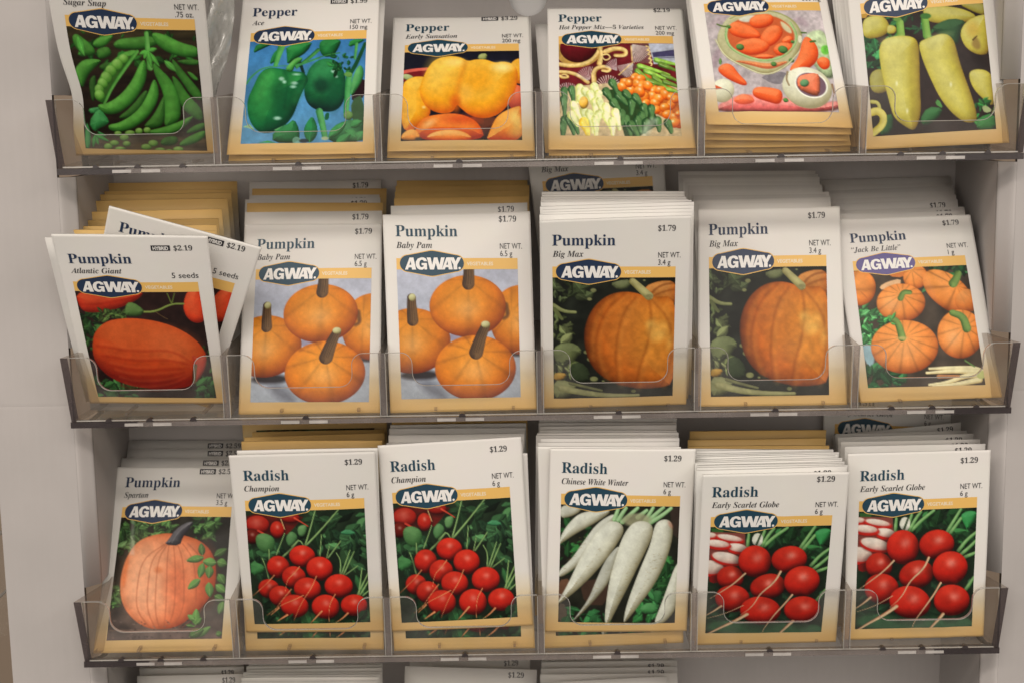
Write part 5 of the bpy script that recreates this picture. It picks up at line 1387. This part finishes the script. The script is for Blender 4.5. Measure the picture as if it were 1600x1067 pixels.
    ['scar_left', 'w', [0.08896, 0.00531, -0.02729, 0.1707, 0.00531, -0.02667, 0.17154, 0.0323, -0.13699, 0.08979, 0.0323, -0.13761], None],
    ['scar_left', 'w', [0.08857, 0.00831, -0.02722, 0.1675, 0.00831, -0.02639, 0.16866, 0.035, -0.13678, 0.08972, 0.035, -0.13761], None],
    ['scar_left', 'w', [0.08979, 0.01131, -0.02592, 0.16883, 0.01131, -0.02659, 0.16789, 0.0377, -0.13706, 0.08885, 0.0377, -0.13639], None],
    ['scar_left', 'w', [0.08936, 0.01431, -0.0255, 0.16769, 0.01431, -0.02697, 0.16563, 0.0404, -0.13748, 0.08729, 0.0404, -0.13602], None],
    ['scar_left', 't', [0.08732, 0.02789, -0.02693, 0.17007, 0.02789, -0.02829, 0.16827, 0.05622, -0.13826, 0.08552, 0.05622, -0.1369], None],
    ['scar_left', 't', [0.08857, 0.04147, -0.02622, 0.17107, 0.04147, -0.02679, 0.17031, 0.06844, -0.13711, 0.08781, 0.06844, -0.13655], None],
    ['scar_left', 't', [0.09135, 0.05505, -0.02423, 0.17395, 0.05505, -0.02479, 0.1732, 0.08067, -0.13543, 0.0906, 0.08067, -0.13488], None],
    ['scar_right', 'w', [0.17742, 0.02067, -0.02671, 0.25937, 0.02067, -0.02653, 0.25963, 0.02111, -0.1401, 0.17768, 0.02111, -0.14029], '$1.29'],
    ['scar_right', 'w', [0.17847, 0.03524, -0.02743, 0.26183, 0.03524, -0.02724, 0.26209, 0.03422, -0.14081, 0.17872, 0.03422, -0.141], '$1.29'],
    ['scar_right', 'w', [0.1802, 0.0498, -0.02806, 0.26264, 0.0498, -0.02704, 0.26405, 0.04732, -0.14058, 0.18161, 0.04732, -0.1416], '$1.29'],
    ['scar_right', 'w', [0.1819, 0.06437, -0.0294, 0.26612, 0.06437, -0.02838, 0.26751, 0.06043, -0.14187, 0.18329, 0.06043, -0.1429], '$1.29'],
    ['scar_right', 'w', [0.18321, 0.07893, -0.03353, 0.26546, 0.07893, -0.02611, 0.27565, 0.07354, -0.1391, 0.19339, 0.07354, -0.14652], '$1.29'],
    ['scar_lean', 'scar', [0.18243, 0.102, -0.00459, 0.26432, 0.102, -0.00925, 0.26268, 0.1, -0.12099, 0.18149, 0.1, -0.11709], None],
    ['low_1', 'w', [-0.25427, 0.06, -0.1765, -0.18596, 0.06, -0.17592, -0.18501, 0.039, -0.28754, -0.25332, 0.039, -0.28812], '$1.29'],
    ['low_1', 'w', [-0.25517, 0.07, -0.17544, -0.18899, 0.07, -0.17523, -0.18864, 0.048, -0.28665, -0.25482, 0.048, -0.28686], '$1.29'],
    ['low_1', 'w', [-0.25731, 0.08, -0.1751, -0.19123, 0.08, -0.17488, -0.19086, 0.057, -0.2861, -0.25694, 0.057, -0.28632], None],
    ['low_2', 'w', [-0.18389, 0.035, -0.17099, -0.10102, 0.035, -0.17192, -0.10229, 0.0245, -0.285, -0.18516, 0.0245, -0.28407], None],
    ['low_2', 'w', [-0.18471, 0.04, -0.17052, -0.10103, 0.04, -0.17132, -0.10211, 0.029, -0.28435, -0.18578, 0.029, -0.28356], None],
    ['low_2', 'w', [-0.18343, 0.045, -0.17089, -0.10033, 0.045, -0.1717, -0.10142, 0.0335, -0.28468, -0.18453, 0.0335, -0.28388], None],
    ['low_2', 'w', [-0.18552, 0.05, -0.17117, -0.09965, 0.05, -0.17217, -0.10096, 0.038, -0.2851, -0.18683, 0.038, -0.28411], None],
    ['low_2', 'w', [-0.18422, 0.055, -0.17156, -0.10038, 0.055, -0.17145, -0.10023, 0.0425, -0.28433, -0.18407, 0.0425, -0.28445], None],
    ['low_2', 'w', [-0.18528, 0.06, -0.17112, -0.10163, 0.06, -0.17156, -0.10223, 0.047, -0.28439, -0.18588, 0.047, -0.28394], None],
    ['low_2', 'w', [-0.18268, 0.065, -0.17155, -0.10059, 0.065, -0.17241, -0.10177, 0.0515, -0.28518, -0.18386, 0.0515, -0.28432], None],
    ['low_2', 'w', [-0.18573, 0.07, -0.1722, -0.10408, 0.07, -0.17202, -0.10383, 0.056, -0.28473, -0.18548, 0.056, -0.28491], None],
    ['low_2', 'w', [-0.18478, 0.075, -0.17062, -0.10326, 0.075, -0.17268, -0.10611, 0.0605, -0.28529, -0.18763, 0.0605, -0.28323], None],
    ['low_3', 'w', [-0.08657, 0.0675, -0.17547, -0.00333, 0.0675, -0.17936, -0.00849, 0.04025, -0.2895, -0.09172, 0.04025, -0.2856], '$1.29'],
    ['low_3', 'w', [-0.08545, 0.09, -0.17923, -0.00753, 0.09, -0.17962, -0.00808, 0.0605, -0.2893, -0.086, 0.0605, -0.28891], '$1.29'],
    ['low_4', 'w', [-0.0016, 0.054, -0.18235, 0.07733, 0.054, -0.17943, 0.08141, 0.0281, -0.28994, 0.00249, 0.0281, -0.29285], None],
    ['low_4', 'w', [-0.00141, 0.063, -0.18055, 0.08471, 0.063, -0.18109, 0.08401, 0.0362, -0.29146, -0.00211, 0.0362, -0.29091], '$1.29'],
    ['low_4', 'w', [-0.00083, 0.072, -0.18036, 0.08572, 0.072, -0.18048, 0.08557, 0.0443, -0.29062, -0.00099, 0.0443, -0.2905], '$1.29'],
    ['low_4', 'w', [-0.00025, 0.081, -0.17966, 0.08673, 0.081, -0.17978, 0.08658, 0.0524, -0.28969, -0.00039, 0.0524, -0.28958], '$1.29'],
    ['low_4', 'w', [-7e-05, 0.09, -0.17931, 0.08691, 0.09, -0.17898, 0.08732, 0.0605, -0.28866, 0.00035, 0.0605, -0.28899], None],
]}


# ------------------------------------------------------------------ lettering
def serif(s, up, low, dig=None):
    o = []
    for ch in s:
        if "A" <= ch <= "Z":
            o.append(chr(up + ord(ch) - 65))
        elif "a" <= ch <= "z":
            o.append(chr(low + ord(ch) - 97))
        elif dig and ch.isdigit():
            o.append(chr(dig + ord(ch) - 48))
        else:
            o.append(ch)
    return "".join(o)


STY = {"bold": lambda s: serif(s, 0x1D400, 0x1D41A, 0x1D7CE), "ital": lambda s: serif(s, 0x1D468, 0x1D482, 0x1D7CE), "sans": lambda s: s, "sansb": lambda s: s}
CAPH = {}
TCACHE = {}


def text2d(s, style):
    """flat outline mesh of a line of lettering: (verts Nx2 at cap height 1, faces, width)"""
    key = (s, style)
    if key in TCACHE:
        return TCACHE[key]

    def raw(t):
        c = bpy.data.curves.new("lettering", "FONT")
        c.body = STY[style](t)
        c.resolution_u = 3
        c.offset = {"sansb": .028, "ital": -.004}.get(style, 0)
        o = bpy.data.objects.new("lettering", c)
        COL.objects.link(o)
        dg = bpy.context.evaluated_depsgraph_get()
        me = bpy.data.meshes.new_from_object(o.evaluated_get(dg))
        v = np.array([x.co[:2] for x in me.vertices]).reshape(-1, 2)
        f = [tuple(p.vertices) for p in me.polygons]
        bpy.data.objects.remove(o)
        bpy.data.curves.remove(c)
        bpy.data.meshes.remove(me)
        return v, f
    if style not in CAPH:
        v, _ = raw("H")
        CAPH[style] = v[:, 1].max() - v[:, 1].min()
    v, f = raw(s)
    v = v / CAPH[style]
    v[:, 0] -= v[:, 0].min()
    TCACHE[key] = (v, f, v[:, 0].max())
    return TCACHE[key]


def poly2d(loops):
    c = bpy.data.curves.new("lettering", "CURVE")
    c.dimensions = "2D"
    c.fill_mode = "BOTH"
    for lp in loops:
        s = c.splines.new("POLY")
        s.points.add(len(lp) - 1)
        for p, (x, y) in zip(s.points, lp):
            p.co = (x / 100, y / 100, 0, 1)
        s.use_cyclic_u = True
    o = bpy.data.objects.new("lettering", c)
    COL.objects.link(o)
    dg = bpy.context.evaluated_depsgraph_get()
    me = bpy.data.meshes.new_from_object(o.evaluated_get(dg))
    v = np.array([x.co[:2] for x in me.vertices]).reshape(-1, 2) * 100
    f = [tuple(p.vertices) for p in me.polygons]
    bpy.data.objects.remove(o)
    bpy.data.curves.remove(c)
    bpy.data.meshes.remove(me)
    return v, f


LET = []
_A = [(265, 605), (316, 485), (356, 485), (380, 605), (338, 605), (334, 583), (304, 583), (296, 605)]
_h = [(312, 558), (331, 558), (326, 520)]
_G = [(456, 522), (448, 510), (434, 507), (418, 515), (409, 540), (411, 566), (422, 580), (438, 582), (452, 573), (455, 562), (433, 562), (433, 540), (488, 540), (488, 604), (462, 604), (459, 594), (442, 606), (412, 606), (386, 592), (371, 562), (373, 526), (393, 497), (426, 484), (456, 484), (480, 497), (490, 522)]
_W = [(480, 485), (520, 485), (534, 558), (554, 485), (590, 485), (611, 558), (628, 485), (666, 485), (634, 605), (590, 605), (572, 542), (552, 605), (510, 605)]
_Y = [(706, 485), (750, 485), (768, 526), (790, 485), (828, 485), (783, 560), (783, 605), (745, 605), (745, 560)]
for lp in ([_A, _h], [_G], [_W], [[(x + 362, y) for x, y in _A], [(x + 362, y) for x, y in _h]], [_Y]):
    cx = (min(x for x, y in lp[0]) + max(x for x, y in lp[0])) / 2
    LET.append(poly2d([[(cx + (x - cx) * .945, y) for x, y in q] for q in lp]))
LET.append(poly2d([[(806 + 12 * math.cos(t), 592 + 12 * math.sin(t)) for t in np.linspace(0, 2 * math.pi, 13)[:-1]]]))
ASP = 1.38


def hexes(grow):
    """columns of the badge: x in [-1,1], half height"""
    xs = np.r_[-np.cos(np.linspace(0, math.pi / 2, 9)) * .27 - .73 + 0, np.linspace(-.70, 0, 9)]
    xs = np.r_[xs, -xs[-2::-1]]
    out = []
    for x in xs:
        t = abs(x)
        h = 1 - .35 * max(t, .04) / .73 if t < .73 else .65 * math.sqrt(max(0, 1 - ((t - .73) / .27) ** 2))
        out.append((x * (.2165 + grow), h * (.0660 + grow / ASP)))
    return out


# ------------------------------------------------------------------ packets
def homog(dst):
    src = [(.088, .288), (.905, .288), (.887, .936), (.080, .936)]
    src = [(.088, .288), (.905, .288), (.905, .936), (.088, .936)]
    A, b = [], []
    for (x, y), (X, Y) in zip(src, dst):
        A += [[x, y, 1, 0, 0, 0, -X * x, -X * y], [0, 0, 0, x, y, 1, -Y * x, -Y * y]]
        b += [X, Y]
    return np.append(np.linalg.solve(np.array(A, float), np.array(b, float)), 1).reshape(3, 3)


class Sheet:
    """the curved face of one packet: (s right 0..1, t down 0..1, lift) -> point"""

    def __init__(s, c, bulge, seed, warp=0.0):
        s.c = np.array(c, float).reshape(4, 3)
        n = np.cross(s.c[1] - s.c[0], s.c[3] - s.c[0])
        s.n = n / np.linalg.norm(n)
        if s.n[1] > 0:
            s.n = -s.n
        s.b, s.warp = bulge, warp
        r = np.random.default_rng(seed)
        s.k = r.uniform(-1, 1, 6)
        s.cr = [(r.uniform(.1, .9), r.uniform(.35, .95), r.uniform(0, 3.14), r.uniform(-.0007, .0007), r.uniform(.045, .09)) for _ in range(4)]
        s.H = None

    def __call__(s, a, t, lift=0.0):
        a, t = np.asarray(a, float), np.asarray(t, float)
        if s.warp:
            a = a + s.warp * np.clip(1 - a, 0, 1.1) ** 2 * np.exp(-((t - .66) / .17) ** 2)
        W = ((1 - a) * (1 - t))[..., None] * s.c[0] + (a * (1 - t))[..., None] * s.c[1] + (a * t)[..., None] * s.c[2] + ((1 - a) * t)[..., None] * s.c[3]
        ca, ct = np.clip(a, 0, 1), np.clip(t, 0, 1)
        z = s.b * (4 * ca * (1 - ca)) ** .8 * (ct * (1.25 - ct) * 2.4) * (1 - ct ** 8)
        z = z + .00032 * np.sin(3.3 * a + 4.1 * t * s.k[0] + 6 * s.k[1]) + .00024 * np.sin(7 * t + 5 * a * s.k[2] + 6 * s.k[3]) + .0010 * s.k[4] * (ca - .5) * (ct - .5)
        for x0, y0, an, am, wd_ in s.cr:      # soft handling creases
            d = (a - x0) * math.cos(an) + (t - y0) * math.sin(an)
            e = -(a - x0) * math.sin(an) + (t - y0) * math.cos(an)
            z = z + am * np.exp(-(d / wd_) ** 2 - (e / .28) ** 2)
        return W + (z + lift)[..., None] * s.n if np.ndim(z) else W + (z + lift) * s.n

    def std(s, u, v, lift):
        u, v = np.asarray(u, float), np.asarray(v, float)
        q = np.stack([u, v, np.ones_like(u)], -1) @ s.H.T
        return s(q[..., 0] / q[..., 2], q[..., 1] / q[..., 2], lift)


def envelope(name, sh, parent, nx=61, ny=81, thick=.0009, flip=False, base=None):
    a, t = np.meshgrid(np.linspace(0, 1, nx), np.linspace(0, 1, ny))
    a, t = a.ravel(), t.ravel()
    th = .00025 + .0007 * np.exp(-(t / .04) ** 2) + thick * (4 * a * (1 - a)) ** .7 * np.clip(t * 2.2, .15, 1) * np.clip((1 - t) * 8, 0, 1)
    F = sh(a, t)
    Bk = F - th[:, None] * sh.n
    n = nx * ny
    faces = grid_faces(nx, ny) + [q[::-1] for q in grid_faces(nx, ny, n)]
    i = np.arange(n).reshape(ny, nx)
    ring = list(i[0, :]) + list(i[1:, -1]) + list(i[-1, -2::-1]) + list(i[-2:0:-1, 0])
    ring = [int(x) for x in ring]
    faces += [(ring[k], ring[(k + 1) % len(ring)], ring[(k + 1) % len(ring)] + n, ring[k] + n) for k in range(len(ring))]
    vv = t if flip else 1 - t
    uv = np.stack([np.r_[a, a], np.r_[vv, vv]], 1)
    V = np.r_[F, Bk]
    if parent is None:
        V = V - np.array(base)
    o = mesh_obj(name, V, faces, M_PAPER, parent, smooth=True, uv=uv)
    if parent is None:
        o.location = base
        BASES[o.name] = tuple(base)
    return o


def patch(sh, u0, u1, v0, v1, lift, nx, ny):
    u, v = np.meshgrid(np.linspace(u0, u1, nx), np.linspace(v0, v1, ny))
    return sh.std(u.ravel(), v.ravel(), lift), grid_faces(nx, ny)


def put_text(sh, parent, name, s, style, u, v, cap, m, xs=1.0, lift=.00024, target=None, extra=None):
    """cap: cap height in packet heights; target: width in packet widths"""
    V, F, w = text2d(s, style)
    k = cap * ASP
    sx = k * xs if target is None else target / w
    pts = sh.std(u + V[:, 0] * sx, v - V[:, 1] * cap, lift)
    faces = [f for f in F]
    if extra:
        s2, v2 = extra
        V2, F2, w2 = text2d(s2, style)
        p2 = sh.std(u + V2[:, 0] * sx * 1.15, v2 - V2[:, 1] * cap, lift)
        faces += [tuple(i + len(pts) for i in f) for f in F2]
        pts = np.r_[pts, p2]
    return mesh_obj(name, pts, faces, m, parent)


PICS = {"peas": pic_peas, "ace": pic_ace, "sunny": pic_sunny, "hotmix": pic_hotmix, "bowl": pic_bowl, "banana": pic_banana, "giant": pic_giant, "pam": pic_pam,
        "max": pic_max, "jack": pic_jack, "spartan": pic_spartan, "champ": pic_champ, "daikon": pic_daikon, "scar": pic_scarlet}
INK = {}


def picture(kind):
    if kind not in INK:
        INK[kind] = PICS[kind]()
    return INK[kind]


# kind: title, variety, price, hybrid, net weight lines, badge colour, small print strength
INFO = {
    "peas": (None, "Sugar Snap", None, 0, ("NET WT.", ".75 oz.")), "ace": ("Pepper", "Ace", "$1.99", 1, ("NET WT.", "150 mg")),
    "sunny": ("Pepper", "Early Sunsation", "$3.29", 1, ("NET WT.", "200 mg")), "hotmix": ("Pepper", "Hot Pepper Mix\u20145 Varieties", "$2.19", 0, ("NET WT.", "200 mg")),
    "bowl": (None, None, None, 0, ("NET WT.", "300 mg")), "banana": (None, None, None, 0, None), "giant": ("Pumpkin", "Atlantic Giant", "$2.19", 1, ("5 seeds", None)),
    "pam": ("Pumpkin", "Baby Pam", "$1.79", 0, ("NET WT.", "6.5 g")), "max": ("Pumpkin", "Big Max", "$1.79", 0, ("NET WT.", "3.4 g")),
    "jack": ("Pumpkin", "\u201cJack Be Little\u201d", "$1.79", 0, ("NET WT.", "1 g")), "spartan": ("Pumpkin", "Spartan", "$2.59", 1, ("NET WT.", "3.5 g")),
    "champ": ("Radish", "Champion", "$1.29", 0, ("NET WT.", "6 g")), "daikon": ("Radish", "Chinese White Winter", "$1.29", 0, ("NET WT.", "6 g")),
    "scar": ("Radish", "Early Scarlet Globe", "$1.29", 0, ("NET WT.", "6 g"))}
TW = {"Pumpkin": .414, "Radish": .31, "Pepper": .318}
BADGE = {"pam": M_TEAL, "jack": M_PURPLE, "scar": M_TEAL, "champ": M_TEAL, "sunny": M_TEAL, "hotmix": M_TEAL, "daikon": M_TEAL}


def price_tag(sh, root, price, hyb, lift=.00024):
    put_text(sh, root, "price", price, "bold", .784, .046, .0285, M_BLACK, target=.118, lift=lift)
    if hyb:
        V, F = patch(sh, .640, .762, .0165, .0475, lift, 5, 2)
        h = mesh_obj("hybrid_mark", V, F, M_BLACK, root)
        put_text(sh, h, "mark_lettering", "HYBRID", "sansb", .652, .0425, .0205, M_WHITEINK, target=.098, lift=lift + .00005)


def printed_packet(kind, c, q, label, seed, bulge=.0016, warp=0.0, group=None, flip=False, thick=.0009):
    sh = Sheet(c, bulge, seed, warp)
    sh.H = homog(np.array(q, float).reshape(4, 2))
    base = (sh.c[2] + sh.c[3]) / 2
    root = thing("seed_packet", label, "seed packet", tuple(float(x) for x in base), group)
    envelope("envelope", sh, root, flip=flip, thick=thick)
    ink, nx, ny = picture(kind)
    V, F = patch(sh, .088, .905, .288, .936, .00012, nx, ny)
    mesh_obj("picture", V, F, M_PRINT, root, smooth=True, ink=ink)
    if flip:
        return root
    title, var, price, hyb, net = INFO[kind]
    V, F = patch(sh, .088, .905, .231, .2875, .00012, 17, 3)
    band = mesh_obj("gold_band", V, F, M_GOLD, root, smooth=True)
    put_text(sh, band, "band_lettering", "VEGETABLES", "sansb", .560, .268, .0185, M_CREAMINK, target=.178, lift=.00018)
    cu, cv = .3255, .2575

    def badge(grow, lift):
        col = hexes(grow)
        u = np.array([[x] * 5 for x, h in col]).ravel() + cu
        v = np.array([[h * k for k in (-1, -.5, 0, .5, 1)] for x, h in col]).ravel() + cv
        return sh.std(u, v, lift), grid_faces(5, len(col))
    V, F = badge(.0045, .00018)
    logo = mesh_obj("logo", V, F, M_GOLD, root, smooth=True)
    V, F = badge(-.0015, .00024)
    mesh_obj("badge_field", V, F, BADGE.get(kind, M_NAVY), logo, smooth=True)
    pts, faces = np.zeros((0, 3)), []
    for lv, lf in LET:
        u = (590 + lv[:, 0] / 6.4 - 599) / 229
        v = (330 + lv[:, 1] / 6.4 - 335.5) / 309 + .0005
        faces += [tuple(i + len(pts) for i in f) for f in lf]
        pts = np.r_[pts, sh.std(u, v, .00032)]
    mesh_obj("logo_lettering", pts, faces, M_WHITEINK, logo)
    tm = M_TEAL if kind in BADGE and kind != "jack" else M_NAVY
    if title:
        put_text(sh, root, "title", title, "bold", .088, .121, .0555, tm, target=TW[title])
    if var:
        put_text(sh, root, "variety_name", var, "ital", .090, .180, .0305, M_GREYINK if kind in ("jack",) else M_BLACK, xs=.90 if len(var) < 20 else .82)
    if price:
        price_tag(sh, root, price, hyb)
    if net:
        two = net[1] is not None
        put_text(sh, root, "net_weight", net[0], "sans", .787 if two else .745, .184 if two else .206, .028 if two else .031, M_BLACK,
                 target=.150 if two else .170, extra=(net[1], .222) if two else None)
    return root


FLAB = {
    "peas": ("peas", "crinkled packet of green sugar snap peas leaning forward, leftmost in the top tray", .0022, .045),
    "ace": ("ace", "packet with two green bell peppers against blue sky, in the top tray", .0012, 0),
    "sunny": ("sunny", "packet with big yellow bell peppers on black, in the top tray", .0012, 0),
    "hotmix": ("hotmix", "packet with a market pile of mixed hot peppers before dark red embroidered cloth", .0014, 0),
    "bowl": ("bowl", "packet with orange red peppers in a glass bowl, on a short pile", .0018, 0),
    "banana": ("banana", "packet with two long pale yellow peppers, rightmost in the top tray", .0020, 0),
    "giant": ("giant", "upright packet with one huge long orange red pumpkin, leftmost in the middle tray", .0016, 0),
    "pamA": ("pam", "glossy paler packet of small round orange pumpkins, right beside the askew packet", .0020, 0),
    "pamB": ("pam", "taller crisp packet of small round orange pumpkins, third pocket of middle tray", .0014, 0),
    "maxA": ("max", "big ribbed pumpkin packet before a thick white stack, its top edge lower, fourth pocket", .0014, 0),
    "maxB": ("max", "big ribbed pumpkin packet with its top edge higher, fifth pocket of the middle tray", .0014, 0),
    "jack": ("jack", "washed out glossy packet with five mini pumpkins, rightmost in the middle tray", .0022, 0),
    "spartan": ("spartan", "packet with one upright orange pumpkin and leafy vine, leftmost in the lowest tray", .0018, 0),
    "champA": ("champ", "front packet of bunched red radishes standing lower, second pocket of the lowest tray", .0024, 0),
    "champB": ("champ", "bunched red radish packet in front, standing higher and tilted, third pocket of lowest tray", .0020, 0),
    "daikon": ("daikon", "front packet with long white winter radishes, in the lowest tray", .0016, 0),
    "scarA": ("scar", "lower standing packet of red globe radishes with sliced ones, before many white packets", .0014, 0),
    "scarB": ("scar", "front packet of red globe radishes with sliced ones, rightmost in the lowest tray", .0014, 0)}
sd = 0
for key, d in DATA["front"].items():
    kind, lab, bl, wp = FLAB[key]
    sd += 1
    printed_packet(kind, sum(d["c"], []), sum(d["q"], []), lab, sd, bl, wp)

STDQ = [.088, .288, .905, .288, .905, .936, .088, .936]
FACE = {"giant": "packet with a long orange pumpkin standing askew behind the upright one like it",
        "max": "lone big ribbed pumpkin packet leaning on the back panel under the top tray",
        "scar": "lone red globe radish packet on the back panel, half hidden under the middle tray",
        "champ_flip": "upside-down tan radish packet with a dark picture strip, at the back of the second pocket",
        "daikon": "white radish packet peeping out below and left of the front white radish one"}
GRP = {
    ("ace", "w"): "packet peeking out directly behind the green bell pepper packet",
    ("sunny", "w"): "packet peeking out directly behind the yellow bell pepper packet",
    ("hotmix", "w"): "packet behind the mixed hot pepper packet in the top tray",
    ("bowl", "w"): "packet with only its folded tan foot showing under the glass bowl pepper packet",
    ("banana", "w"): "packet edge in the pile behind the long pale yellow pepper packet",
    ("giant", "w"): "packet whose white left edge peeks out behind the upright long orange pumpkin packet",
    ("giant", "t"): "tan upside-down packet in the stepped row behind the long orange pumpkin packets",
    ("pam_left", "w"): "white packet top behind the glossy paler packet of small round pumpkins",
    ("pam_left", "t"): "tan packet top between white ones behind the glossy small pumpkin packet",
    ("pam_right", "w"): "white packet top with price, right behind the crisp small pumpkin packet",
    ("pam_right", "t"): "tan packet top behind the crisp taller packet of small round pumpkins",
    ("max_left", "w"): "white packet top in the stack behind the lower big ribbed pumpkin packet",
    ("max_right", "w"): "white packet top in the thick stack behind the higher big ribbed pumpkin packet",
    ("jack", "w"): "white packet top in the stack behind the mini pumpkins packet",
    ("spartan", "w"): "white packet top with price behind the upright pumpkin and vine packet",
    ("champ_left", "t"): "tan packet top behind the lower standing bunched red radish packet",
    ("champ_right", "w"): "white packet top behind the higher standing tilted bunched red radish packet",
    ("champ_right", "t"): "single tan packet top, rearmost behind the tilted bunched red radish packet",
    ("daikon", "w"): "white packet top in the stack behind the white winter radish packets",
    ("scar_left", "w"): "white packet top in the thick stack behind the lower red globe radish packet",
    ("scar_left", "t"): "tan packet top at the back behind the lower red globe radish packet",
    ("scar_right", "w"): "white packet top with price behind the rightmost red globe radish packet",
    ("low_1", "w"): "white packet top at the bottom edge below the upright pumpkin and vine packet",
    ("low_2", "w"): "white packet top in the bottom stack below the lower bunched red radish packet",
    ("low_3", "w"): "white packet top at the bottom edge below the tilted bunched red radish packet",
    ("low_4", "w"): "white packet top in the bottom stack below the white winter radish packet"}
CHAMP = {"champ_left": "packet whose picture foot shows below the lower standing bunched red radish packet",
         "champ_right": "packet whose picture foot shows below the tilted bunched red radish packet"}
for grp, kd, c, ex in DATA["back"]:
    sd += 1
    c = sum(c, []) if isinstance(c[0], list) else c
    if kd in ("giant", "max", "scar", "daikon", "champ"):
        lab = FACE.get(kd) or CHAMP[grp]
        printed_packet(kd, c, STDQ, lab, sd, .0008, thick=.0005)
        continue
    if kd == "champ_flip":
        C4 = np.array(c).reshape(4, 3)
        printed_packet("champ", C4.ravel(), [.912, .712, .095, .712, .095, .064, .912, .064], FACE[kd], sd, .0004, flip=True, thick=.0004)
        continue
    sh = Sheet(c, .0003, sd)
    base = (sh.c[2] + sh.c[3]) / 2
    lab = GRP[(grp, kd)]
    n_same = sum(1 for g2, k2, _, _ in DATA["back"] if (g2, k2) == (grp, kd))
    o = envelope("seed_packet", sh, None, 7, 9, .0005, flip=(kd == "t"), base=[float(x) for x in base])
    tag(o, lab, "seed packet", ("packets: " + lab) if n_same > 1 else None)
    if ex:
        sh.H = homog(np.array(STDQ).reshape(4, 2))
        price_tag(sh, o, ex.lstrip("H"), ex.startswith("H"), .0002)

# ------------------------------------------------------------------ crumpled clear sleeve tucked beside the pea packet
rs = np.random.default_rng(3)
nx, ny = 14, 26
a, t = np.meshgrid(np.linspace(0, 1, nx), np.linspace(0, 1, ny))
X = -.1905 + a * (.018 - .008 * t) + .004 * np.sin(5 * t)
Z = .255 - .085 * t
Yy = .045 + .006 * np.sin(9 * t + 4 * a) * (1 - t) + .004 * np.sin(7 * a + 11 * t) + rs.uniform(-.0012, .0012, a.shape)
M_FILM = acrylic("crumpled_film", (0.86, 0.87, 0.86), 2.2, 0.30, (0.72, 0.72, 0.69), 0.12)
V = np.stack([X.ravel(), Yy.ravel(), Z.ravel()], 1)
o = mesh_obj("plastic_sleeve", np.r_[V, V + np.array([0, .0006, 0])], grid_faces(nx, ny) + grid_faces(nx, ny, nx * ny), M_FILM, None, smooth=True)
tag(o, "crumpled clear plastic sleeve tucked between the pea packet and the green pepper packet", "sleeve")
